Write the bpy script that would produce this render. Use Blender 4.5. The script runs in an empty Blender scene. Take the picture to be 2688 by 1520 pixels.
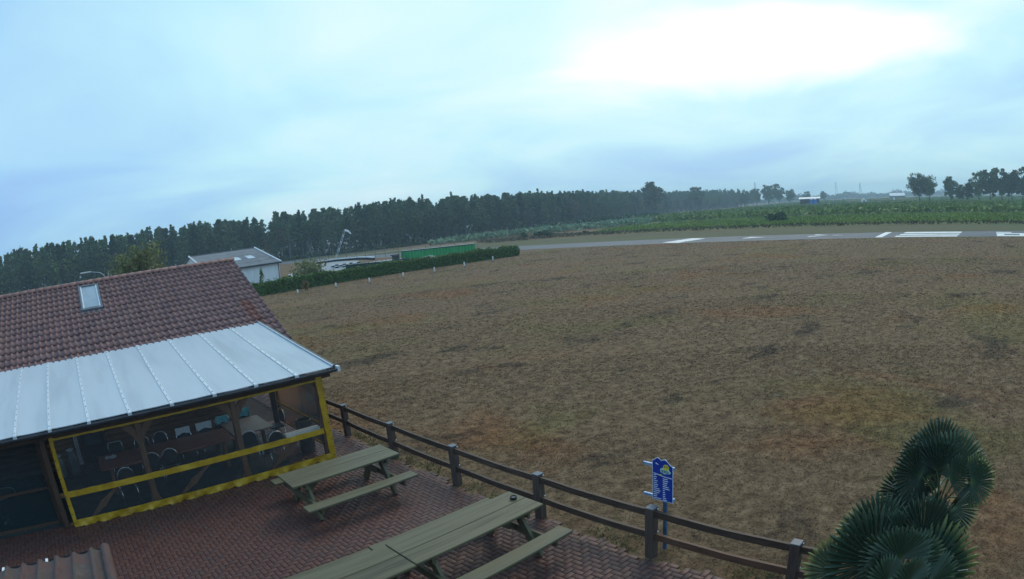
import bpy, math, random
import numpy as np
from mathutils import Vector

# ---------------------------------------------------------------- scene, camera, sky, sun, exposure
S = bpy.context.scene
COL = S.collection
R = math.radians
PITCH, ROLL, AXIS = 0.11272, -0.09481, R(41.983)      # camera tilt, roll and the turn of the house axes
FPX, FB = 1640.07, 0.05358                             # measured lens: theta = r/f (1 + b (r/1344)^2)

cam_d = bpy.data.cameras.new('camera')
cam = bpy.data.objects.new('camera', cam_d)
COL.objects.link(cam)
S.camera = cam
cam_d.type = 'PANO'
cam_d.panorama_type = 'FISHEYE_LENS_POLYNOMIAL'
cam_d.sensor_fit = 'HORIZONTAL'
cam_d.sensor_width = 36.0
cam_d.sensor_height = 36.0 * 579 / 1024
PX = 2688 / 36.0
cam_d.fisheye_fov = R(170)
cam_d.fisheye_polynomial_k0 = 0
cam_d.fisheye_polynomial_k1 = -PX / FPX
cam_d.fisheye_polynomial_k2 = 0
cam_d.fisheye_polynomial_k3 = -PX ** 3 * FB / (FPX * 1344 ** 2)
cam_d.fisheye_polynomial_k4 = 0
cam_d.clip_start = 0.05
cam_d.clip_end = 20000
_a = AXIS
fwd = Vector((math.sin(_a) * math.cos(PITCH), math.cos(_a) * math.cos(PITCH), -math.sin(PITCH)))
rgt = Vector((math.cos(_a), -math.sin(_a), 0))
up = rgt.cross(fwd)
c_, s_ = math.cos(ROLL), math.sin(ROLL)
cx = c_ * rgt + s_ * up
cy = -s_ * rgt + c_ * up
CAM = Vector((-5.55, -13.17, 5.2))
from mathutils import Matrix
M = Matrix((cx, cy, -fwd)).transposed().to_4x4()
M.translation = CAM
cam.matrix_world = M

SUN_EL, SUN_AZ = R(42), R(24)      # azimuth counted from +x towards +y
w = bpy.data.worlds.new('World')
S.world = w
w.use_nodes = True
nt = w.node_tree
nt.nodes.clear()


def N(tree, kind, **kw):
    n = tree.nodes.new(kind)
    for k, v in kw.items():
        setattr(n, k, v)
    return n


def build_world():
    L = nt.links.new
    out = N(nt, 'ShaderNodeOutputWorld')
    bg = N(nt, 'ShaderNodeBackground')
    sky = N(nt, 'ShaderNodeTexSky', sky_type='NISHITA', sun_disc=False)
    sky.sun_elevation = SUN_EL
    sky.sun_rotation = math.pi / 2 - SUN_AZ
    sky.air_density = 1.0
    sky.dust_density = 3.0
    sky.ozone_density = 1.5
    sc = N(nt, 'ShaderNodeMix', data_type='RGBA', blend_type='MULTIPLY')
    sc.inputs[0].default_value = 1
    sc.inputs[7].default_value = (0.1, 0.1, 0.1, 1)
    L(sky.outputs[0], sc.inputs[6])
    tc = N(nt, 'ShaderNodeTexCoord')
    sep = N(nt, 'ShaderNodeSeparateXYZ')
    L(tc.outputs['Generated'], sep.inputs[0])
    zz = N(nt, 'ShaderNodeMath', operation='MAXIMUM')
    L(sep.outputs[2], zz.inputs[0])
    zz.inputs[1].default_value = 0.0
    za = N(nt, 'ShaderNodeMath', operation='ADD')
    L(zz.outputs[0], za.inputs[0])
    za.inputs[1].default_value = 0.16
    dx = N(nt, 'ShaderNodeMath', operation='DIVIDE')
    dy = N(nt, 'ShaderNodeMath', operation='DIVIDE')
    L(sep.outputs[0], dx.inputs[0]); L(za.outputs[0], dx.inputs[1])
    L(sep.outputs[1], dy.inputs[0]); L(za.outputs[0], dy.inputs[1])
    cmb = N(nt, 'ShaderNodeCombineXYZ')
    L(dx.outputs[0], cmb.inputs[0]); L(dy.outputs[0], cmb.inputs[1])
    n1 = N(nt, 'ShaderNodeTexNoise')
    n1.inputs['Scale'].default_value = 0.75
    n1.inputs['Detail'].default_value = 5.0
    n1.inputs['Roughness'].default_value = 0.5
    n1.inputs['Distortion'].default_value = 0.6
    L(cmb.outputs[0], n1.inputs['Vector'])
    n2 = N(nt, 'ShaderNodeTexNoise')
    n2.inputs['Scale'].default_value = 0.33
    n2.inputs['Detail'].default_value = 2.0
    off = N(nt, 'ShaderNodeVectorMath', operation='ADD')
    off.inputs[1].default_value = (3.1, 7.7, 0)
    L(cmb.outputs[0], off.inputs[0]); L(off.outputs[0], n2.inputs['Vector'])
    av = N(nt, 'ShaderNodeMath', operation='MULTIPLY_ADD')
    L(n1.outputs[0], av.inputs[0]); av.inputs[1].default_value = 0.42
    h2 = N(nt, 'ShaderNodeMath', operation='MULTIPLY')
    L(n2.outputs[0], h2.inputs[0]); h2.inputs[1].default_value = 0.58
    L(h2.outputs[0], av.inputs[2])
    # a long bright break in the cloud, soft edged by the cloud noise
    pd = Vector((0.885, 0.40, 0.24)).normalized()
    pt = Vector((-pd.y, pd.x, 0)).normalized()
    pn = pd.cross(pt)
    pn = pn if pn.z > 0 else -pn
    nrm = N(nt, 'ShaderNodeVectorMath', operation='NORMALIZE')
    L(tc.outputs['Generated'], nrm.inputs[0])
    sq = []
    for vec, wd in ((pt, 0.27), (pn, 0.062)):
        dt = N(nt, 'ShaderNodeVectorMath', operation='DOT_PRODUCT')
        L(nrm.outputs[0], dt.inputs[0]); dt.inputs[1].default_value = vec
        dv = N(nt, 'ShaderNodeMath', operation='DIVIDE')
        L(dt.outputs['Value'], dv.inputs[0]); dv.inputs[1].default_value = wd
        q = N(nt, 'ShaderNodeMath', operation='MULTIPLY')
        L(dv.outputs[0], q.inputs[0]); L(dv.outputs[0], q.inputs[1])
        sq.append(q)
    dt = N(nt, 'ShaderNodeVectorMath', operation='DOT_PRODUCT')
    L(nrm.outputs[0], dt.inputs[0]); dt.inputs[1].default_value = pd
    front = N(nt, 'ShaderNodeMath', operation='GREATER_THAN')
    L(dt.outputs['Value'], front.inputs[0]); front.inputs[1].default_value = 0.0
    r2 = N(nt, 'ShaderNodeMath', operation='ADD')
    L(sq[0].outputs[0], r2.inputs[0]); L(sq[1].outputs[0], r2.inputs[1])
    wob = N(nt, 'ShaderNodeMath', operation='MULTIPLY_ADD')
    L(n1.outputs[0], wob.inputs[0]); wob.inputs[1].default_value = -3.4
    wob2 = N(nt, 'ShaderNodeMath', operation='ADD')
    wob2.inputs[1].default_value = 1.75
    L(r2.outputs[0], wob2.inputs[0]); L(wob2.outputs[0], wob.inputs[2])
    r2 = wob
    gl0 = N(nt, 'ShaderNodeMapRange', interpolation_type='SMOOTHSTEP')
    gl0.inputs[1].default_value = 0.0; gl0.inputs[2].default_value = 2.2
    gl0.inputs[3].default_value = 0.31; gl0.inputs[4].default_value = 0.0
    L(r2.outputs[0], gl0.inputs[0])
    glow = N(nt, 'ShaderNodeMath', operation='MULTIPLY')
    wide = N(nt, 'ShaderNodeMapRange', interpolation_type='SMOOTHSTEP')
    wide.inputs[1].default_value = 0.45; wide.inputs[2].default_value = 0.97
    wide.inputs[3].default_value = 0.0; wide.inputs[4].default_value = 0.13
    L(dt.outputs['Value'], wide.inputs[0])
    gl1 = N(nt, 'ShaderNodeMath', operation='ADD')
    L(gl0.outputs[0], gl1.inputs[0]); L(wide.outputs[0], gl1.inputs[1])
    L(gl1.outputs[0], glow.inputs[0]); L(front.outputs[0], glow.inputs[1])
    ad = N(nt, 'ShaderNodeMath', operation='ADD')
    L(av.outputs[0], ad.inputs[0]); L(glow.outputs[0], ad.inputs[1])
    ramp = N(nt, 'ShaderNodeValToRGB')
    e = ramp.color_ramp.elements
    e[0].position = 0.32; e[0].color = (0.30, 0.51, 0.96, 1)
    e[1].position = 0.88; e[1].color = (1.2, 1.25, 1.25, 1)
    m = e.new(0.48); m.color = (0.40, 0.71, 1.04, 1)
    m = e.new(0.62); m.color = (0.60, 0.97, 1.08, 1)
    L(ad.outputs[0], ramp.inputs[0])
    mix = N(nt, 'ShaderNodeMix', data_type='RGBA')
    mix.inputs[0].default_value = 0.9
    L(sc.outputs[2], mix.inputs[6]); L(ramp.outputs[0], mix.inputs[7])
    L(mix.outputs[2], bg.inputs[0])
    bg.inputs[1].default_value = 1.0
    L(bg.outputs[0], out.inputs[0])


build_world()

sun_d = bpy.data.lights.new('sun', 'SUN')
sun_d.energy = 1.3
sun_d.angle = R(25)
sun_d.color = (1.0, 0.84, 0.64)
sun = bpy.data.objects.new('sun', sun_d)
COL.objects.link(sun)
sd = Vector((math.cos(SUN_EL) * math.cos(SUN_AZ), math.cos(SUN_EL) * math.sin(SUN_AZ), math.sin(SUN_EL)))
sun.rotation_euler = sd.to_track_quat('Z', 'Y').to_euler()
sun.location = (0, 0, 60)

S.view_settings.view_transform = 'Standard'
S.view_settings.look = 'None'
S.view_settings.exposure = 0.0
S.view_settings.gamma = 1.0
S.view_settings.use_curve_mapping = False
S.render.engine = 'CYCLES'
S.cycles.use_denoising = True
S.cycles.max_bounces = 6
S.cycles.diffuse_bounces = 3
S.cycles.transparent_max_bounces = 12
S.cycles.volume_bounces = 2
S.cycles.sample_clamp_indirect = 6

rng = np.random.default_rng(7)
random.seed(7)

# ---------------------------------------------------------------- helpers


class MB:
    """collects shapes for one mesh"""

    def __init__(s):
        s.v = []; s.f = []; s.m = []

    def add(s, vs, fs, m=0):
        o = len(s.v)
        s.v += [tuple(p) for p in vs]
        s.f += [tuple(i + o for i in f) for f in fs]
        s.m += [m] * len(fs)
        return s

    def box(s, x0, x1, y0, y1, z0, z1, m=0):
        v = [(x, y, z) for x in (x0, x1) for y in (y0, y1) for z in (z0, z1)]
        return s.add(v, [(0, 1, 3, 2), (4, 6, 7, 5), (0, 4, 5, 1), (2, 3, 7, 6), (0, 2, 6, 4), (1, 5, 7, 3)], m)

    def cbox(s, x0, x1, y0, y1, z0, z1, b=0.006, m=0):
        """box with chamfered edges"""
        vs = []
        idx = {}
        for i, x in enumerate((x0, x1)):
            for j, y in enumerate((y0, y1)):
                for k, z in enumerate((z0, z1)):
                    sx, sy, sz = (1 if i == 0 else -1), (1 if j == 0 else -1), (1 if k == 0 else -1)
                    idx[i, j, k] = len(vs)
                    vs += [(x, y + b * sy, z + b * sz), (x + b * sx, y, z + b * sz), (x + b * sx, y + b * sy, z)]
        I = lambda i, j, k, a: idx[i, j, k] + a
        fs = []
        for i in (0, 1):
            q = [I(i, 0, 0, 0), I(i, 0, 1, 0), I(i, 1, 1, 0), I(i, 1, 0, 0)]; fs.append(q if i == 0 else q[::-1])
            q = [I(0, i, 0, 1), I(1, i, 0, 1), I(1, i, 1, 1), I(0, i, 1, 1)]; fs.append(q if i == 0 else q[::-1])
            q = [I(0, 0, i, 2), I(0, 1, i, 2), I(1, 1, i, 2), I(1, 0, i, 2)]; fs.append(q if i == 0 else q[::-1])
        for i in (0, 1):
            for j in (0, 1):
                q = [I(i, j, 0, 0), I(i, j, 1, 0), I(i, j, 1, 1), I(i, j, 0, 1)]; fs.append(q if (i + j) % 2 else q[::-1])
                q = [I(i, 0, j, 0), I(i, 1, j, 0), I(i, 1, j, 2), I(i, 0, j, 2)]; fs.append(q[::-1] if (i + j) % 2 else q)
                q = [I(0, i, j, 1), I(1, i, j, 1), I(1, i, j, 2), I(0, i, j, 2)]; fs.append(q if (i + j) % 2 else q[::-1])
        for k in idx:
            q = [idx[k], idx[k] + 1, idx[k] + 2]; fs.append(q if sum(k) % 2 else q[::-1])
        return s.add(vs, fs, m)

    def bar(s, p0, p1, wd, ht, upv=(0, 0, 1), m=0, wd1=None, ht1=None):
        p0, p1 = Vector(p0), Vector(p1)
        d = (p1 - p0).normalized()
        u = Vector(upv)
        a = d.cross(u)
        if a.length < 1e-4:
            a = d.cross(Vector((1, 0, 0)))
        a.normalize()
        b = a.cross(d)
        vs = []
        for p, W, H in ((p0, wd, ht), (p1, wd1 or wd, ht1 or ht)):
            for i, j in ((-1, -1), (1, -1), (1, 1), (-1, 1)):
                vs.append(p + a * i * W / 2 + b * j * H / 2)
        return s.add(vs, [(0, 1, 2, 3), (4, 7, 6, 5), (0, 4, 5, 1), (1, 5, 6, 2), (2, 6, 7, 3), (3, 7, 4, 0)], m)

    def tube(s, pts, r, n=8, m=0, cap=True):
        pts = [Vector(p) for p in pts]
        rs = r if isinstance(r, (list, tuple)) else [r] * len(pts)
        o = []
        ref = Vector((0, 0, 1))
        prev = None
        for i, p in enumerate(pts):
            d = (pts[min(i + 1, len(pts) - 1)] - pts[max(i - 1, 0)]).normalized()
            if prev is None:
                a = d.cross(ref)
                if a.length < 0.05:
                    a = d.cross(Vector((1, 0, 0)))
            else:
                a = prev - d * prev.dot(d)
            a.normalize(); prev = a
            b = d.cross(a)
            for k in range(n):
                t = 2 * math.pi * k / n
                o.append(p + (a * math.cos(t) + b * math.sin(t)) * rs[i])
        fs = []
        for i in range(len(pts) - 1):
            for k in range(n):
                fs.append((i * n + k, i * n + (k + 1) % n, (i + 1) * n + (k + 1) % n, (i + 1) * n + k))
        if cap:
            fs.append(tuple(range(n))[::-1])
            fs.append(tuple(range((len(pts) - 1) * n, len(pts) * n)))
        return s.add(o, fs, m)

    def lathe(s, c, prof, n=16, m=0):
        vs = []
        for r, z in prof:
            for k in range(n):
                t = 2 * math.pi * k / n
                vs.append((c[0] + r * math.cos(t), c[1] + r * math.sin(t), c[2] + z))
        fs = []
        for i in range(len(prof) - 1):
            for k in range(n):
                fs.append((i * n + k, i * n + (k + 1) % n, (i + 1) * n + (k + 1) % n, (i + 1) * n + k))
        if prof[0][0] > 1e-4:
            fs.append(tuple(range(n))[::-1])
        if prof[-1][0] > 1e-4:
            fs.append(tuple(range((len(prof) - 1) * n, len(prof) * n)))
        return s.add(vs, fs, m)

    def prism(s, poly, fn, t0, t1, m=0):
        """poly: 2-D outline (counter-clockwise); fn(a, b, t) -> point; extruded from t0 to t1"""
        n = len(poly)
        vs = [fn(a, b, t0) for a, b in poly] + [fn(a, b, t1) for a, b in poly]
        fs = [tuple(range(n))[::-1], tuple(range(n, 2 * n))]
        fs += [(i, (i + 1) % n, n + (i + 1) % n, n + i) for i in range(n)]
        return s.add(vs, fs, m)

    def mesh(s, name, mats, smooth=False):
        me = bpy.data.meshes.new(name)
        me.from_pydata(s.v, [], s.f)
        if not isinstance(mats, (list, tuple)):
            mats = [mats]
        for a in mats:
            me.materials.append(a)
        if len(mats) > 1:
            me.polygons.foreach_set('material_index', s.m)
        if smooth:
            me.polygons.foreach_set('use_smooth', [True] * len(me.polygons))
        me.update()
        return me

    def obj(s, name, mats, parent=None, smooth=False, loc=None, rotz=0):
        return link(name, s.mesh(name, mats, smooth), parent, loc, rotz)


def link(name, me, parent=None, loc=None, rotz=0):
    o = bpy.data.objects.new(name, me)
    COL.objects.link(o)
    if parent is not None:
        o.parent = parent
    if loc is not None:
        o.location = loc
    if rotz:
        o.rotation_euler = (0, 0, rotz)
    return o


def thing(name, label, cat, loc=(0, 0, 0), rotz=0, group=None):
    o = bpy.data.objects.new(name, None)
    COL.objects.link(o)
    o.empty_display_size = 0.1
    o.location = loc
    o.rotation_euler = (0, 0, rotz)
    return tag(o, label, cat, group)


def tag(o, label=None, cat=None, group=None, kind=None):
    if label: o['label'] = label
    if cat: o['category'] = cat
    if group: o['group'] = group
    if kind: o['kind'] = kind
    return o


def struct(o, label=None):
    o['kind'] = 'structure'
    if label: o['label'] = label
    return o


def copy_tree(o, parent=None):
    c = o.copy()
    COL.objects.link(c)
    c.parent = parent
    for ch in KIDS.get(o.name, list(o.children)):
        copy_tree(ch, c)
    return c


KIDS = {}


def np_mesh(name, V, F, mats, rnd=None, smooth=False):
    """big mesh from arrays; F is (n,3) or (n,4); rnd = one random number per vertex"""
    V = np.asarray(V, np.float32); F = np.asarray(F, np.int32)
    me = bpy.data.meshes.new(name)
    k = F.shape[1]
    me.vertices.add(len(V)); me.vertices.foreach_set('co', V.ravel())
    me.loops.add(F.size); me.loops.foreach_set('vertex_index', F.ravel())
    me.polygons.add(len(F))
    me.polygons.foreach_set('loop_start', np.arange(0, F.size, k, dtype=np.int32))
    me.polygons.foreach_set('loop_total', np.full(len(F), k, np.int32))
    if smooth:
        me.polygons.foreach_set('use_smooth', np.ones(len(F), bool))
    for a in (mats if isinstance(mats, (list, tuple)) else [mats]):
        me.materials.append(a)
    if rnd is not None:
        at = me.attributes.new('rnd', 'FLOAT', 'POINT')
        at.data.foreach_set('value', np.asarray(rnd, np.float32))
    me.update(calc_edges=True)
    return me


# ---------------------------------------------------------------- materials


def rgb(c):
    return (c[0], c[1], c[2], 1)


def mat(name, cols, rough=0.7, scale=5.0, detail=4, stretch=(1, 1, 1), bump=0.0, bscale=None, spec=0.3, piece=0.0,
        metal=0.0, tint=0.0, coord='Object', big=None, bdist=0.02, ntype='noise', transl=0.0, rvar=0.0):
    """procedural surface: cols blended by noise; piece = share of the blend taken from the random number of the piece"""
    m = bpy.data.materials.new(name)
    m.use_nodes = True
    t = m.node_tree
    t.nodes.clear()
    L = t.links.new
    out = N(t, 'ShaderNodeOutputMaterial')
    b = N(t, 'ShaderNodeBsdfPrincipled')
    b.inputs['Roughness'].default_value = rough
    b.inputs['Metallic'].default_value = metal
    b.inputs['Specular IOR Level'].default_value = spec
    if len(cols) == 1 and not bump:
        b.inputs['Base Color'].default_value = rgb(cols[0])
        L(b.outputs[0], out.inputs[0])
        return m
    tc = N(t, 'ShaderNodeTexCoord')
    mp = N(t, 'ShaderNodeMapping')
    mp.inputs['Scale'].default_value = stretch
    src = tc.outputs[coord]
    if coord == 'World':
        pass
    L(src, mp.inputs[0])
    oi = N(t, 'ShaderNodeObjectInfo')
    at = N(t, 'ShaderNodeAttribute', attribute_name='rnd')
    sm = N(t, 'ShaderNodeMath', operation='ADD')
    L(oi.outputs['Random'], sm.inputs[0]); L(at.outputs['Fac'], sm.inputs[1])
    fr = N(t, 'ShaderNodeMath', operation='FRACT')
    L(sm.outputs[0], fr.inputs[0])
    # shift the grain of each piece
    sh = N(t, 'ShaderNodeMath', operation='MULTIPLY')
    L(fr.outputs[0], sh.inputs[0]); sh.inputs[1].default_value = 37.0 if piece > 0 else 0.0
    ofs = N(t, 'ShaderNodeVectorMath', operation='ADD')
    L(mp.outputs[0], ofs.inputs[0]); L(sh.outputs[0], ofs.inputs[1])
    no = N(t, 'ShaderNodeTexNoise')
    no.inputs['Scale'].default_value = scale
    no.inputs['Detail'].default_value = detail
    no.inputs['Roughness'].default_value = 0.6
    L(ofs.outputs[0], no.inputs['Vector'])
    fac = no.outputs[0]
    if big:
        nb = N(t, 'ShaderNodeTexNoise')
        nb.inputs['Scale'].default_value = big
        nb.inputs['Detail'].default_value = 3
        L(mp.outputs[0], nb.inputs['Vector'])
        mx = N(t, 'ShaderNodeMath', operation='MULTIPLY_ADD')
        L(nb.outputs[0], mx.inputs[0]); mx.inputs[1].default_value = 0.5
        hf = N(t, 'ShaderNodeMath', operation='MULTIPLY')
        L(fac, hf.inputs[0]); hf.inputs[1].default_value = 0.5
        L(hf.outputs[0], mx.inputs[2])
        fac = mx.outputs[0]
    mr = N(t, 'ShaderNodeMapRange')
    mr.inputs[1].default_value = 0.33; mr.inputs[2].default_value = 0.67
    L(fac, mr.inputs[0])
    fac = mr.outputs[0]
    if piece > 0:
        pm = N(t, 'ShaderNodeMix', data_type='FLOAT')
        pm.inputs[0].default_value = piece
        L(fac, pm.inputs[2]); L(fr.outputs[0], pm.inputs[3])
        fac = pm.outputs[0]
    rp = N(t, 'ShaderNodeValToRGB')
    e = rp.color_ramp.elements
    while len(e) < len(cols):
        e.new(0.5)
    for i, c in enumerate(cols):
        e[i].position = i / max(1, len(cols) - 1)
        e[i].color = rgb(c)
    L(fac, rp.inputs[0])
    if tint:      # whole objects lighter or darker than their neighbours
        tm = N(t, 'ShaderNodeMapRange')
        tm.inputs[3].default_value = 1 - tint * 0.6; tm.inputs[4].default_value = 1 + tint
        L(oi.outputs['Random'], tm.inputs[0])
        tx = N(t, 'ShaderNodeVectorMath', operation='SCALE')
        L(rp.outputs[0], tx.inputs[0]); L(tm.outputs[0], tx.inputs['Scale'])
        rp = tx
    L(rp.outputs[0], b.inputs['Base Color'])
    if rvar:
        rm = N(t, 'ShaderNodeMapRange')
        rm.inputs[3].default_value = rough - rvar; rm.inputs[4].default_value = rough + rvar
        L(fac, rm.inputs[0]); L(rm.outputs[0], b.inputs['Roughness'])
    if bump:
        bn = N(t, 'ShaderNodeTexNoise')
        bn.inputs['Scale'].default_value = bscale or scale * 3
        bn.inputs['Detail'].default_value = 4
        L(ofs.outputs[0], bn.inputs['Vector'])
        bp = N(t, 'ShaderNodeBump')
        bp.inputs['Strength'].default_value = bump
        bp.inputs['Distance'].default_value = bdist
        L(bn.outputs[0], bp.inputs['Height']); L(bp.outputs[0], b.inputs['Normal'])
    if transl:
        tr = N(t, 'ShaderNodeBsdfTranslucent')
        L(rp.outputs[0], tr.inputs[0])
        ms = N(t, 'ShaderNodeMixShader')
        ms.inputs[0].default_value = transl
        L(b.outputs[0], ms.inputs[1]); L(tr.outputs[0], ms.inputs[2])
        L(ms.outputs[0], out.inputs[0])
    else:
        L(b.outputs[0], out.inputs[0])
    return m


def clear_sheet(name, tint, refl_rough=0.08, cloud=0.06, film=(0.5, 0.52, 0.55)):
    m = bpy.data.materials.new(name)
    m.use_nodes = True
    t = m.node_tree; t.nodes.clear(); L = t.links.new
    out = N(t, 'ShaderNodeOutputMaterial')
    tr = N(t, 'ShaderNodeBsdfTransparent'); tr.inputs[0].default_value = rgb(tint)
    gl = N(t, 'ShaderNodeBsdfGlossy'); gl.inputs['Roughness'].default_value = refl_rough
    df = N(t, 'ShaderNodeBsdfDiffuse'); df.inputs[0].default_value = rgb(film)
    fr = N(t, 'ShaderNodeFresnel'); fr.inputs[0].default_value = 1.28
    bn = N(t, 'ShaderNodeTexNoise'); bn.inputs['Scale'].default_value = 3.0
    bp = N(t, 'ShaderNodeBump'); bp.inputs['Strength'].default_value = 0.15; bp.inputs['Distance'].default_value = 0.05
    tc = N(t, 'ShaderNodeTexCoord'); L(tc.outputs['Object'], bn.inputs['Vector'])
    L(bn.outputs[0], bp.inputs['Height']); L(bp.outputs[0], gl.inputs['Normal'])
    m1 = N(t, 'ShaderNodeMixShader'); m1.inputs[0].default_value = cloud
    L(tr.outputs[0], m1.inputs[1]); L(df.outputs[0], m1.inputs[2])
    m2 = N(t, 'ShaderNodeMixShader'); L(fr.outputs[0], m2.inputs[0])
    L(m1.outputs[0], m2.inputs[1]); L(gl.outputs[0], m2.inputs[2])
    L(m2.outputs[0], out.inputs[0])
    return m


MT = {}
def turf(name, blade):
    """mown dry grass: straw and brown by fine grain, with olive, reddish and dark worn patches of several metres"""
    m = bpy.data.materials.new(name)
    m.use_nodes = True
    t = m.node_tree; t.nodes.clear(); L = t.links.new
    out = N(t, 'ShaderNodeOutputMaterial'); b = N(t, 'ShaderNodeBsdfPrincipled')
    b.inputs['Roughness'].default_value = 0.95; b.inputs['Specular IOR Level'].default_value = 0.1
    tc = N(t, 'ShaderNodeTexCoord')
    def noise(scale, detail, ofs, stretch=(1, 1, 1), rough=0.6):
        mp = N(t, 'ShaderNodeMapping'); mp.inputs['Location'].default_value = ofs; mp.inputs['Scale'].default_value = stretch
        L(tc.outputs['Object'], mp.inputs[0])
        n = N(t, 'ShaderNodeTexNoise'); n.inputs['Scale'].default_value = scale; n.inputs['Detail'].default_value = detail
        n.inputs['Roughness'].default_value = rough; n.inputs['Distortion'].default_value = 0.4
        L(mp.outputs[0], n.inputs['Vector'])
        return n.outputs[0]
    def rng_(sock, lo, hi, a=0.0, c=1.0):
        r = N(t, 'ShaderNodeMapRange', interpolation_type='SMOOTHSTEP')
        r.inputs[1].default_value = lo; r.inputs[2].default_value = hi; r.inputs[3].default_value = a; r.inputs[4].default_value = c
        L(sock, r.inputs[0]); return r.outputs[0]
    fine = noise(3.0, 10, (0, 0, 0), rough=0.72)
    if blade:
        at = N(t, 'ShaderNodeAttribute', attribute_name='rnd')
        mx = N(t, 'ShaderNodeMix', data_type='FLOAT'); mx.inputs[0].default_value = 0.42
        L(rng_(fine, 0.3, 0.7), mx.inputs[2]); L(at.outputs['Fac'], mx.inputs[3]); fac = mx.outputs[0]
    else:
        fac = rng_(fine, 0.3, 0.7)
    rp = N(t, 'ShaderNodeValToRGB'); e = rp.color_ramp.elements
    k = 1.0 if not blade else 1.12
    cols = [(0.078, 0.049, 0.031), (0.142, 0.090, 0.052), (0.186, 0.121, 0.070), (0.235, 0.162, 0.095)]
    while len(e) < 4: e.new(0.5)
    for i, c in enumerate(cols):
        e[i].position = i / 3; e[i].color = (c[0] * k, c[1] * k, c[2] * k, 1)
    L(fac, rp.inputs[0])
    col = rp.outputs[0]
    for sock, tint in ((rng_(noise(0.11, 6, (5, 9, 0)), 0.50, 0.66, 0, 0.75), (0.86, 1.02, 0.74)),      # olive
                       (rng_(noise(0.16, 6, (31, 2, 0), (1, 0.7, 1)), 0.54, 0.68, 0, 0.85), (1.12, 0.86, 0.72)),   # reddish
                       (rng_(noise(0.28, 7, (12, 40, 0), (0.8, 1.3, 1), 0.7), 0.54, 0.66, 0, 0.95), (0.46, 0.50, 0.58)),   # dark, worn thin
                       (rng_(noise(0.75, 6, (70, 3, 0), rough=0.7), 0.55, 0.72, 0, 0.6), (0.62, 0.62, 0.62)),
                       (rng_(noise(0.05, 4, (2, 77, 0)), 0.50, 0.70, 0, 0.5), (1.25, 1.22, 1.18))):
        mm = N(t, 'ShaderNodeMix', data_type='RGBA', blend_type='MULTIPLY')
        L(sock, mm.inputs[0]); L(col, mm.inputs[6]); mm.inputs[7].default_value = (*tint, 1)
        col = mm.outputs[2]
    L(col, b.inputs['Base Color'])
    if not blade:
        bp = N(t, 'ShaderNodeBump'); bp.inputs['Strength'].default_value = 0.7; bp.inputs['Distance'].default_value = 0.05
        L(noise(9.0, 6, (0, 0, 0), rough=0.7), bp.inputs['Height']); L(bp.outputs[0], b.inputs['Normal'])
    L(b.outputs[0], out.inputs[0])
    return m


MT['lawn'] = turf('dry_lawn', False)
MT['blade'] = turf('dry_grass_blade', True)
MT['green_blade'] = mat('green_grass_blade', [(0.06, 0.07, 0.03), (0.09, 0.13, 0.03), (0.13, 0.12, 0.06)], 0.9, 2, 3, piece=0.7, spec=0.15)
MT['brick'] = mat('paving_brick', [(0.050, 0.028, 0.027), (0.082, 0.034, 0.029), (0.104, 0.043, 0.034), (0.070, 0.037, 0.034), (0.095, 0.062, 0.050)], 0.55, 14, 5, piece=0.45, big=0.5, bump=0.25, bscale=60, bdist=0.003, spec=0.3, rvar=0.16)
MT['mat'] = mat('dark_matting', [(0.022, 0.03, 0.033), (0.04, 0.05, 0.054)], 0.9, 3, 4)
MT['joint'] = mat('joint_sand', [(0.028, 0.020, 0.018), (0.05, 0.038, 0.034)], 0.95, 8, 3)
MT['tile'] = mat('clay_tile', [(0.115, 0.074, 0.078), (0.18, 0.092, 0.090), (0.24, 0.115, 0.102), (0.20, 0.145, 0.148)], 0.55, 9, 5, piece=0.45, bump=0.2, bscale=40, bdist=0.01, spec=0.4)
MT['tile_new'] = mat('fresh_clay_tile', [(0.185, 0.072, 0.058), (0.235, 0.09, 0.07)], 0.55, 9, 4, piece=0.5)
MT['tile_old'] = mat('mossy_clay_tile', [(0.038, 0.023, 0.021), (0.100, 0.040, 0.030), (0.068, 0.048, 0.040), (0.105, 0.080, 0.068)], 0.65, 16, 6, piece=0.35, bump=0.5, bscale=60, bdist=0.01)
MT['log'] = mat('log_siding', [(0.13, 0.060, 0.028), (0.21, 0.10, 0.045), (0.27, 0.14, 0.065)], 0.5, 3, 5, stretch=(0.4, 4, 8), piece=0.3, bump=0.2)
MT['timber'] = mat('stained_timber', [(0.11, 0.048, 0.025), (0.17, 0.078, 0.038), (0.21, 0.10, 0.05)], 0.5, 4, 5, stretch=(3, 3, 1), piece=0.3, bump=0.15)
MT['darktimber'] = mat('dark_timber', [(0.05, 0.03, 0.02), (0.09, 0.05, 0.035)], 0.6, 5, 4, piece=0.3)
MT['redtable'] = mat('red_brown_board', [(0.15, 0.045, 0.03), (0.22, 0.075, 0.045), (0.26, 0.095, 0.06)], 0.35, 4, 5, stretch=(0.5, 6, 1), piece=0.4, spec=0.5)
MT['browntable'] = mat('weathered_brown_board', [(0.13, 0.085, 0.07), (0.20, 0.13, 0.10), (0.25, 0.18, 0.15)], 0.45, 4, 5, stretch=(0.5, 6, 1), piece=0.4, spec=0.4)
MT['picnic'] = mat('impregnated_pine', [(0.030, 0.026, 0.016), (0.082, 0.071, 0.039), (0.125, 0.108, 0.061), (0.090, 0.085, 0.056), (0.17, 0.15, 0.10)], 0.55, 2.5, 9, stretch=(0.3, 7, 5), piece=0.2, big=0.35, bump=0.2, bscale=14, bdist=0.004, spec=0.35)
MT['fence'] = mat('tarred_fence_wood', [(0.036, 0.023, 0.018), (0.070, 0.043, 0.031), (0.110, 0.068, 0.048)], 0.6, 5, 5, stretch=(5, 0.5, 5), piece=0.3, bump=0.4, bscale=20, bdist=0.006)
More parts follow.
